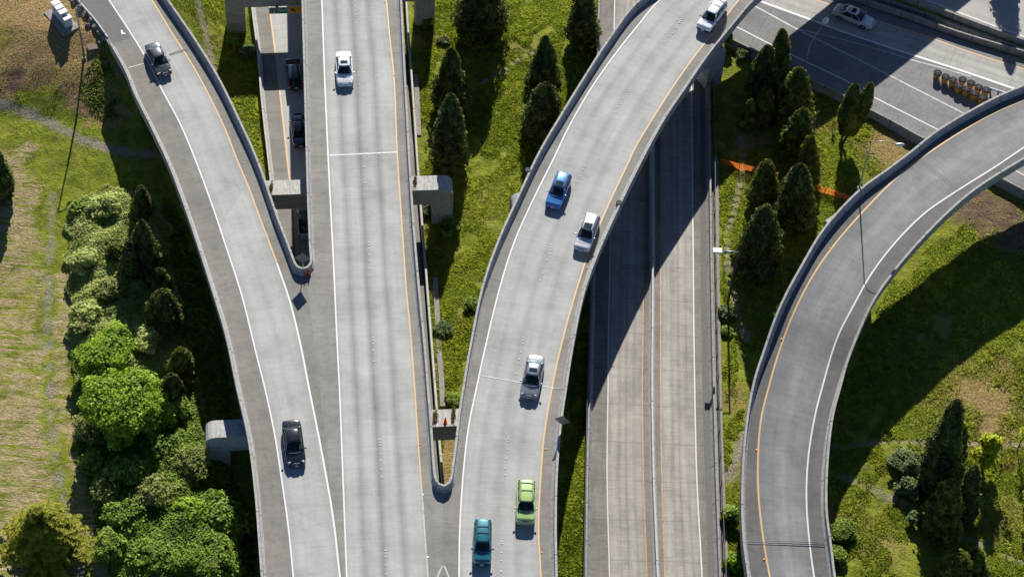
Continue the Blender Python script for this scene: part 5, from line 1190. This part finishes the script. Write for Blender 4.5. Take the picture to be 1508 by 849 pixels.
def lobed_tree(name, label, px, py, R, H, m, seed, group, nleaf=7000, size=(.14, .28), nl=14, trunk_h=None, cat_='tree', double=False, low=.35, sq=.75, parts=('crown', 'trunk')):
    g = G(px, py); o = empty(name, tuple(g)); tag(o, label, cat_, group); r_ = rng(seed)
    c = []; 
    for k in range(nl):
        a = r_.uniform(0, 6.28); d = R * .68 * sqrt(r_.uniform(0, 1)); z = low * H + (H * (1 - low)) * r_.uniform(.1, .8) * (1 - .45 * (d / R)**2); c.append((cos(a) * d, sin(a) * d, z, R * r_.uniform(.24, .46)))
    c.append((0, 0, low * H + (H - low * H) * .55, R * .62)); c = np.array(c)
    wgt = c[:, 3]**2; idx = r_.choice(len(c), nleaf, p=wgt / wgt.sum()); d = r_.normal(size=(nleaf, 3)); d /= np.linalg.norm(d, axis=1)[:, None]; d[:, 2] = np.abs(d[:, 2]) * .9 + d[:, 2] * .1
    cl = waves(d * 3 + c[idx, :3] * 2, 2.2, seed)
    rad = c[idx, 3] * (.95 + .16 * cl) * r_.uniform(.72, 1.12, nleaf)
    C = c[idx, :3] + d * rad[:, None] * [1, 1, sq]; C[:, 2] = np.minimum(np.maximum(C[:, 2], .08), H * 1.02)
    ev, ef = [], []
    for cx, cy, cz, cr in c:
        b0 = len(ev)
        for i in range(5):
            ph_ = -pi / 2 + pi * (i + .5) / 5
            for k in range(8): a = 2 * pi * k / 8; ev.append((cx + cos(a) * cos(ph_) * cr * .66, cy + sin(a) * cos(ph_) * cr * .66, max(.02, cz + sin(ph_) * cr * .6 * sq)))
        for i in range(4):
            for k in range(8): ef.append((b0 + i * 8 + k, b0 + i * 8 + (k + 1) % 8, b0 + (i + 1) * 8 + (k + 1) % 8, b0 + (i + 1) * 8 + k))
    quads(parts[0], C, d + [0, .25, .7] + r_.normal(size=(nleaf, 3)) * .5, r_.uniform(*size, nleaf), .42 + .22 * cl + .3 * r_.uniform(-1, 1, nleaf) , m, o, asp=1.25, extra=(np.array(ev), ef, .06))
    trunk(o, H * .75, .06 + R * .05, .03, limbs=8, seed=seed, spread=R * .7, name=parts[1]); return o
GT = 'leafy trees and shrubs in the left thicket'
LT = [
 ('large bright green maple with a full round crown in the thicket', 190, 632, 4.9, 6.0, M_MAP, 1, 16000, .2),
 ('rounded green maple crown above the large one in the thicket', 168, 548, 3.8, 4.2, M_MAP, 2, 9000, .2),
 ('olive shrub at the left side of the large maple', 138, 640, 2.1, 2.6, M_BRK, 3, 3500, .1),
 ('yellowish rounded shrub below the maple beside the dirt verge', 157, 736, 2.0, 2.2, M_BRK, 4, 3500, .1),
 ('leafy green shrub at lower left beside the yellowish one', 196, 770, 2.6, 2.2, M_LOW, 5, 5000, .1),
 ('pale green shrub mass in the lower thicket below the pier', 285, 690, 2.6, 2.4, M_BRK, 6, 5000, .1),
 ('bright bush at the lower thicket edge close to the ramp', 330, 772, 2.8, 2.8, M_LOW, 7, 6000, .1),
 ('dense bush at the bottom edge below the ramp-side bush', 318, 835, 3.0, 2.4, M_LOW, 8, 6000, .1),
 ('mid green bush at the bottom middle of the thicket', 232, 828, 2.7, 2.2, M_LOW, 9, 5000, .1),
 ('yellow-green bushy sapling in the lower thicket', 273, 760, 1.9, 2.4, M_MAP, 10, 3000, .15),
 ('olive bush between the maple and the concrete pier', 252, 665, 2.2, 2.2, M_LOW, 11, 3500, .1),
 ('pale yellow-green shrub mound at the top of the thicket', 160, 318, 2.1, 2.6, M_BRM, 13, 4500, .05),
 ('pale shrub mound on the left flank of the thicket above the maples', 128, 395, 1.9, 2.4, M_BRM, 14, 4000, .05),
 ('olive shrub mound in the middle of the pale thicket', 168, 440, 2.2, 2.7, M_BRK, 15, 5000, .05),
 ('brownish pale shrub mound on the left edge above the upper maple', 132, 478, 2.0, 2.5, M_BRM, 16, 4500, .05),
 ('pale shrub mound between the conifers and the upper maple', 215, 512, 2.0, 2.6, M_BRM, 17, 4500, .05),
 ('bright shrub right of the big maple beside the ramp shadow', 262, 610, 1.9, 3.0, M_LOW, 18, 4000, .05),
 ('leafy shrub filling the gap below the big maple', 190, 705, 2.3, 3.0, M_LOW, 19, 5000, .05),
 ('leafy shrub at the left edge of the lower thicket beside the verge', 140, 690, 1.6, 2.0, M_LOW, 20, 3000, .05),
 ('tall leafy shrub in the centre of the lower thicket', 232, 742, 2.3, 3.2, M_BRK, 21, 5500, .05),
 ('shrub at the bottom left of the lower thicket beside the dirt verge', 165, 812, 2.0, 2.0, M_LOW, 22, 4000, .05),
 ('small green bush at the upper left corner of the thicket', 118, 312, 1.5, 1.2, M_LOW, 12, 2000, .0),
]
for lb_, x, y, R, H, m, sd_, nl_, lw in LT: lobed_tree('maple_tree' if m is M_MAP and R > 3 else 'shrub', lb_, x, y, R, H, m, 50 + sd_, GT, nleaf=nl_, low=lw, cat_='tree' if m is M_MAP and R > 3 else 'shrub', size=(.15, .30) if m is not M_BRK else (.12, .24))
GS = 'shrubs on the grass'
for k, (lb_, x, y, R, H, m, nl_) in enumerate([
 ('pale leafy shrub left of the tall leaning conifer inside the loop', 1333, 690, 2.0, 2.0, M_PALE, 4500), ('pale shrub below the first one beside the leaning conifer', 1337, 722, 1.4, 1.5, M_PALE, 2500),
 ('small pale shrub left of the broad olive conifer', 1344, 768, .9, 1.2, M_PALE, 1500), ('olive scrub hugging the inner barrier near the bottom of the loop ramp', 1239, 788, 1.7, 1.0, M_LOW, 2800), ('low scrub at the bottom end of the loop ramp', 1235, 822, 1.2, .9, M_LOW, 1800),
 ('round dark green bush in the wedge between the freeway and the loop ramp', 1077, 766, 1.3, 2.0, M_LOW, 2500), ('bright green bush at the bottom of the wedge beside the loop ramp', 1081, 832, 1.2, 1.6, M_MAP, 2500), ('clump of ivy leaves at the foot of the brown floodlight post', 1071, 464, 1.2, .9, M_PALE, 1800), ('low weeds below the ivy clump beside the gutter path', 1069, 490, .9, .5, M_LOW, 900),
 ('leafy weeds on the grass strip below the rounded pier', 655, 488, 1.3, .6, M_PALE, 1400), ('weedy clump on the grass near the sweeping ramp barrier', 694, 450, 1.1, .7, M_LOW, 1400), ('ivy creeping up the upper column beside the lower road', 343, 66, 1.1, 1.6, M_LOW, 2000), ('pale leafy growth between the upper column and the lower road parapet', 366, 78, 1.2, .8, M_PALE, 1800),
 ('dark bush at the foot of the rounded pier', 664, 342, 1.6, 1.4, M_LOW, 2400), ('ivy strip between the rounded pier and the lower road', 628, 312, .9, .8, M_PALE, 1200), ('ivy climbing the right column of the top pier', 632, 36, 1.0, 1.4, M_LOW, 1600), ('ivy hanging below the far end of the sweeping ramp', 1068, 66, 1.1, 2.6, M_LOW, 2000), ('low leafy scrub beside the highway barrier under the sweeping ramp', 1095, 82, 1.3, .8, M_PALE, 1500), ('leafy growth on the grass in the right gore opening', 668, 592, 1.1, .7, M_LOW, 1400), ('weeds at the right edge of the pier grass above the sign pier', 655, 62, 1.0, .5, M_PALE, 1000)]):
    lobed_tree('shrub', lb_, x, y, R, H, m, 90 + k, GS, nleaf=nl_, low=.05, nl=9, cat_='shrub', size=(.11, .22), parts=('foliage', 'stem'))
def ledge_weeds(label, px, py, z, sx, sy, sd_):
    p0 = P(px, py, z); r_ = rng(sd_); C = np.array(p0) + r_.normal(size=(420, 3)) * [sx * .7, sy * .7, .025] + [0, 0, .06]; o = quads('ledge_weeds', C, r_.normal(size=(420, 3)) + [0, 0, 1], r_.uniform(.04, .11, 420), r_.uniform(0, 1, 420), M_DRYW, None); tag(o, label, 'weeds', 'dry weeds on the pier caps')
M_DRYW = leaf_mat('dry_weeds', (.06, .05, .02), (.17, .12, .045), (.30, .22, .08))
ledge_weeds('brown weeds on the pier cap touching the left barrier of the right gore', 640.5, 614, 5.38, .16, .55, 1); ledge_weeds('brown weeds on the pier cap touching the right barrier of the right gore', 667.5, 611, 5.38, .12, .6, 2)
ledge_weeds('brown weeds at the road end of the rounded pier cap', 611, 268, 5.38, .12, .5, 3); ledge_weeds('green and brown weeds on the left end of the pier cap in the left gore', 399, 277, 5.38, .12, .5, 4)
lobed_tree('young_tree', 'small bright yellow-green tree inside the loop at lower right', 1446, 688, 1.5, 6.6, M_YG, 130, GB, nleaf=4200, low=.12, nl=26, sq=1.5, size=(.13, .26))
# double-stemmed conifer on the grass by the gravel patch
def double_tree():
    g = G(1237, 214); o = empty('conifer_tree', tuple(g)); tag(o, 'two-stemmed conifer standing alone on the grass by the gravel patch', 'tree', GR)
    for k, (lx, ly, R, h0, h1, sd_) in enumerate(((.15, .1, 1.15, 1.8, 9.6, 61), (2.3, .3, .95, 1.6, 9.6, 62))):
        r_ = rng(sd_); n = 3600; t = r_.uniform(0, 1, n); th = r_.uniform(0, 6.28, n); d = np.stack([np.cos(th), np.sin(th), t * 6], 1); cl = waves(d, 2.2, sd_)
        prof = R * 1.25 * np.minimum(1, (t + .03) / .35)**.7 * np.clip(1 - t, 0, 1)**.42; rad = prof * (.92 + .14 * cl) * r_.uniform(.7, 1.05, n)
        C = np.stack([lx * (.45 + .3 * t) + np.cos(th) * rad, ly + np.sin(th) * rad, h0 + t * (h1 - h0)], 1); ev, ef = [], []
        for i in range(9):
            tt_ = .04 + i * .11; rr = R * 1.25 * min(1, (tt_ + .03) / .35)**.7 * (1 - tt_)**.42 * .72
            for j in range(10): a = j * .628; ev.append((lx * (.45 + .3 * tt_) + cos(a) * rr, ly + sin(a) * rr, h0 + tt_ * (h1 - h0)))
        ef = [(i * 10 + j, i * 10 + (j + 1) % 10, (i + 1) * 10 + (j + 1) % 10, (i + 1) * 10 + j) for i in range(8) for j in range(10)]
        quads('crown', C, np.stack([np.cos(th), np.sin(th), .5 + 0 * th], 1) + r_.normal(size=(n, 3)) * .5, r_.uniform(.15, .32, n), .35 + .25 * cl + .25 * r_.uniform(-1, 1, n), M_CON2, o, asp=1.8, extra=(np.array(ev), ef, .08))
        q = MB(); q.tube([(.1 * k, 0, -.2), (lx * .3, ly * .4, 2), (lx * .6, ly, 6.5)], [.17, .14, .05], 7); q.build('trunk', M_BARK, o, smooth_=True)
double_tree()
# weeping cedar at the lower left
def cedar():
    g = G(70, 812); o = empty('cedar_tree', tuple(g)); tag(o, 'large golden green cedar with drooping sprays at the lower left corner', 'tree', 'leafy trees and shrubs in the left thicket')
    r_ = rng(77); H = 7.4; C, Nn, S, T_, U = [], [], [], [], []
    q = MB(); q.tube([(0, 0, -.3), (0, 0, H * .5), (0, 0, H * .96)], [.26, .16, .04], 8)
    for k in range(230):
        t = r_.uniform(.04, .98); a = k * 2.399 + r_.uniform(-.3, .3); L = (4.7 * (1 - t)**.85 + .3) * r_.uniform(.62, 1.18); z0 = t * H
        ca, sa = cos(a), sin(a); m_ = int(14 + L * 22)
        u = r_.uniform(.12, 1, m_)**.7; zz = z0 + .45 * u * L * .55 - .55 * u**2 * L * .62; sp = (.05 + .17 * u * (1.1 - u)) * r_.normal(size=m_)
        c = np.stack([ca * L * u - sa * sp, sa * L * u + ca * sp, zz - np.abs(sp) * .5], 1); C.append(c)
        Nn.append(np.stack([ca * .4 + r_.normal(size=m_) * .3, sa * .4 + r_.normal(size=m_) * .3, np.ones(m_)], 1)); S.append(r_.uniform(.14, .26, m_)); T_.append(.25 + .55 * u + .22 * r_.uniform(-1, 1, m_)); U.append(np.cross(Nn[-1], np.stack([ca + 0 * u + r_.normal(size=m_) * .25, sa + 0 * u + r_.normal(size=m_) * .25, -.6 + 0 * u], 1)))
        if k % 5 == 0: q.tube([(0, 0, z0), (ca * L * .5, sa * L * .5, z0 + .1), (ca * L * .9, sa * L * .9, z0 - .15 * L)], [.05, .03, .012], 5)
    ev, ef = [], []
    for i in range(8):
        tt_ = i / 8; rr = 4.9 * (1 - tt_)**.9 * .55
        for j in range(12): a = j * pi / 6; ev.append((cos(a) * rr, sin(a) * rr, .1 + tt_ * H * .92))
    ef = [(i * 12 + j, i * 12 + (j + 1) % 12, (i + 1) * 12 + (j + 1) % 12, (i + 1) * 12 + j) for i in range(7) for j in range(12)]
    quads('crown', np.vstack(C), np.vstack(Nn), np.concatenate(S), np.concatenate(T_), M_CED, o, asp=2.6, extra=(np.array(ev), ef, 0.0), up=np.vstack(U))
    q.build('trunk', M_BARK, o)
cedar()
def sapling(label, px, py, h, m, seed, n=260, lean=(0, 0)):
    g = G(px, py); o = empty('sapling', tuple(g)); tag(o, label, 'young tree', 'thin saplings inside the loop'); r_ = rng(seed); q = MB(); q.tube([(0, 0, -.2), (lean[0] * .4, lean[1], h * .5), (lean[0], lean[1], h)], [.06, .045, .015], 6); tips = []
    for k in range(14):
        z = h * (.3 + .65 * k / 14); a = r_.uniform(0, 6.28); L = (h - z) * .35 + .3; x0 = lean[0] * z / h; e = (x0 + cos(a) * L * .6, sin(a) * L * .6, z + L * .7); q.tube([(x0, 0, z), e], [.02, .008], 4)
        for _ in range(n // 14): s_ = r_.uniform(.3, 1.05); tips.append([x0 + (e[0] - x0) * s_ + r_.normal() * .12, e[1] * s_ + r_.normal() * .12, z + (e[2] - z) * s_ + r_.normal() * .1])
    q.build('stem', M_BARK, o); C = np.array(tips); quads('foliage', C, r_.normal(size=C.shape), r_.uniform(.08, .18, len(C)), r_.uniform(0, 1, len(C)), m, o)
sapling('thin leaning sapling with sparse amber leaves inside the loop', 1462, 712, 4.2, M_BUD, 1, lean=(1.1, .2))
sapling('upright sapling with yellow-green tips near the right edge', 1498, 662, 3.6, M_YG, 2)
sapling('sapling with bright leaves cut by the right edge, below the other two', 1506, 752, 4.0, M_YG, 3, n=420)
sapling('small bare sapling in the grass beside the double-stemmed conifer', 1225, 190, 1.2, M_BUD, 4, n=60)

# thicket of brambles, ground cover that nobody could count
def scatter_in(poly_px, n, seed):
    q = np.array([G(x, y)[:2] for x, y in poly_px]); lo, hi = q.min(0), q.max(0); r_ = rng(seed); p = r_.uniform(lo - .8, hi + .8, (int(n * 2.6), 2)); ins = inside(p[:, 0] + .7 * wnoise(p[:, 0], p[:, 1], 1.1, seed), p[:, 1] + .7 * wnoise(p[:, 0], p[:, 1], 1.1, seed + 1), poly_px); return p[ins][:n], q
def thicket(label, poly_px, n, hmax, m, seed, name='bramble_thicket', size=(.11, .24), floor=.25, edge=3.2):
    p, q = scatter_in(poly_px, n, seed); r_ = rng(seed + 1); qc = resample(np.vstack([q, q[:1]]), .8)
    def hf(xy):
        d = dist_poly(xy[:, 0], xy[:, 1], qc); X3 = np.c_[xy, np.zeros(len(xy))]
        return hmax * np.clip(d / edge, .12, 1)**.6 * (.70 + .17 * waves(X3, .55, seed) + .07 * waves(X3, 1.7, seed + 2) + .05 * waves(X3, 4.2, seed + 3))
    h = np.maximum(hf(p), floor); e = .15; gx = (hf(p + [e, 0]) - h) / e; gy = (hf(p + [0, e]) - h) / e
    C = np.c_[p, gh(p[:, 0], p[:, 1]) + h - r_.uniform(0, .2, len(p))]
    Nn = np.c_[-gx, .5 - gy, np.ones(len(p)) * 1.2] + r_.normal(size=(len(p), 3)) * .45
    # solid lower mass
    lo, hi = q.min(0), q.max(0); xs = np.arange(lo[0], hi[0] + .4, .4); ys = np.arange(lo[1], hi[1] + .4, .4); X, Y = np.meshgrid(xs, ys); xy = np.c_[X.ravel(), Y.ravel()]
    Z = gh(xy[:, 0], xy[:, 1]) + np.maximum(hf(xy) * .8 - .12, .0); ins = inside(xy[:, 0], xy[:, 1], poly_px); Z[~ins] = gh(xy[~ins, 0], xy[~ins, 1]) - .3
    nx = len(xs); ef = [(j * nx + i, j * nx + i + 1, (j + 1) * nx + i + 1, (j + 1) * nx + i) for j in range(len(ys) - 1) for i in range(nx - 1) if ins[j * nx + i] or ins[(j + 1) * nx + i + 1]]
    cl = waves(np.c_[p, np.zeros(len(p))], 1.6, seed + 5)
    o = quads(name, C, Nn, r_.uniform(*size, len(p)), .42 + .2 * cl + .32 * r_.uniform(-1, 1, len(p)), m, None, asp=1.2, extra=(np.c_[xy, Z], ef, .02)); tag(o, label, None, None, 'stuff'); return o
thicket('pale bramble thicket beside the left ramp', [(110, 300), (150, 284), (200, 282), (232, 300), (250, 350), (255, 410), (262, 470), (275, 520), (282, 560), (200, 580), (110, 570), (102, 500), (103, 400), (98, 330)], 62000, 2.2, M_BRM, 11, size=(.08, .19))
thicket('darker green bramble thicket below the maple', [(112, 560), (285, 555), (302, 620), (296, 690), (318, 720), (345, 760), (362, 810), (372, 900), (175, 900), (140, 760), (128, 700), (112, 640)], 54000, 2.2, M_LOW, 12, size=(.09, .20))
thicket('shaded undergrowth in the dark strip under the left ramp', [(236, 300), (262, 300), (300, 400), (330, 500), (345, 590), (340, 680), (372, 760), (385, 900), (365, 900), (345, 760), (300, 700), (300, 600), (270, 500), (255, 400)], 9000, .9, M_LOW, 13)
thicket('leafy ivy and weeds on the bank below the ramp barrier', [(128, 95), (150, 80), (166, 90), (172, 150), (180, 175), (160, 180), (120, 150)], 4500, .28, M_GRS, 14, name='ground_cover', size=(.08, .18), floor=.05)
thicket('band of weeds along the left freeway fence', [(868, 620), (872, 700), (868, 849), (866, 900), (846, 900), (850, 800), (858, 700)], 5000, .5, M_LOW, 15, name='ground_cover', size=(.08, .17), floor=.05)

# grass: blades standing on the turf
def grass(poly_list, n, seed, m, h=(.09, .26), label='grass'):
    Cs = []
    for k, (pl, w_) in enumerate(poly_list): Cs.append(scatter_in(pl, int(n * w_), seed + k)[0])
    p = np.vstack(Cs); r_ = rng(seed); dens = waves(np.c_[p, np.zeros(len(p))], 1.3, seed) + .6 * waves(np.c_[p, np.zeros(len(p))], 3.5, seed + 1); keep = dens + .7 * waves(np.c_[p, np.zeros(len(p))], .45, seed + 8) > -1.15; p = p[keep]; dens = dens[keep]
    PA = np.zeros(len(p)) + 99
    for pts, rr in PATHS: PA = np.minimum(PA, dist_poly(p[:, 0], p[:, 1], gpoly(pts, 1.0)) - rr)
    p = p[PA > .1]; dens = dens[PA > .1]
    for cx, cy, rr in ((1465, 318, 4.2), (1430, 300, 3.0), (1508, 345, 4.2), (1190, 180, 1.6), (1310, 215, 3.6), (1092, 205, 1.6), (1455, 590, 3.2), (1180, 260, 1.2)):
        c = G(cx, cy); far = np.hypot(p[:, 0] - c[0], p[:, 1] - c[1]) + .9 * wnoise(p[:, 0], p[:, 1], 1.2, cx) > rr * r_.uniform(.4, 1.15, len(p)); p = p[far]; dens = dens[far]
    hh = r_.uniform(*h, len(p)) * (.75 + .3 * dens.clip(-.5, 1.5)); C = np.c_[p, gh(p[:, 0], p[:, 1]) + hh * .45]
    a = r_.uniform(0, 6.28, len(p)); Nn = np.c_[np.cos(a), np.sin(a), r_.uniform(.1, .9, len(p))]; up = np.cross(Nn, np.c_[r_.normal(size=(len(p), 2)) * .35, np.ones(len(p))])
    o = quads('grass', C, Nn, hh * .5, .45 + .2 * dens + .16 * waves(np.c_[p, np.zeros(len(p))], .35, seed + 3) + .4 * r_.uniform(-1, 1, len(p)), m, None, asp=2.8, up=up); tag(o, label, None, None, 'stuff')
grass([([(612, -30), (900, -30), (880, 80), (760, 290), (640, 700), (632, 560)], .36), ([(1058, 190), (1200, 130), (1380, 215), (1100, 540), (1066, 640)], .2), ([(1222, 700), (1240, 560), (1300, 430), (1450, 300), (1560, 290), (1560, 900), (1225, 900)], .36), ([(860, 400), (870, 700), (866, 880), (815, 880), (840, 560)], .06), ([(230, -30), (372, -30), (395, 270), (330, 150)], .06), ([(1060, 640), (1095, 600), (1090, 860), (1066, 860)], .02)], 400000, 31, M_GRS, label='green grass covering the open ground between the roads')
grass([([(-40, -40), (110, -40), (170, 80), (180, 240), (220, 270), (110, 330), (80, 420), (-40, 420)], 1.0)], 11000, 41, M_GRS, h=(.05, .14), label='thin patchy grass on the slope at upper left')

# ---------------------------------------------------------------- put each group's empty at the foot of its own parts
bpy.context.view_layer.update()
for o in list(scn.objects):
    if o.type == 'EMPTY' and o.parent is None and o.children and o.location.length < 1e-6:
        pts = [c.matrix_world @ Vector(b) for c in o.children if c.type == 'MESH' for b in c.bound_box]
        base = Vector(((min(p.x for p in pts) + max(p.x for p in pts)) / 2, (min(p.y for p in pts) + max(p.y for p in pts)) / 2, min(p.z for p in pts)))
        for c in o.children: c.matrix_parent_inverse = Matrix.Translation(-base)
        o.location = base
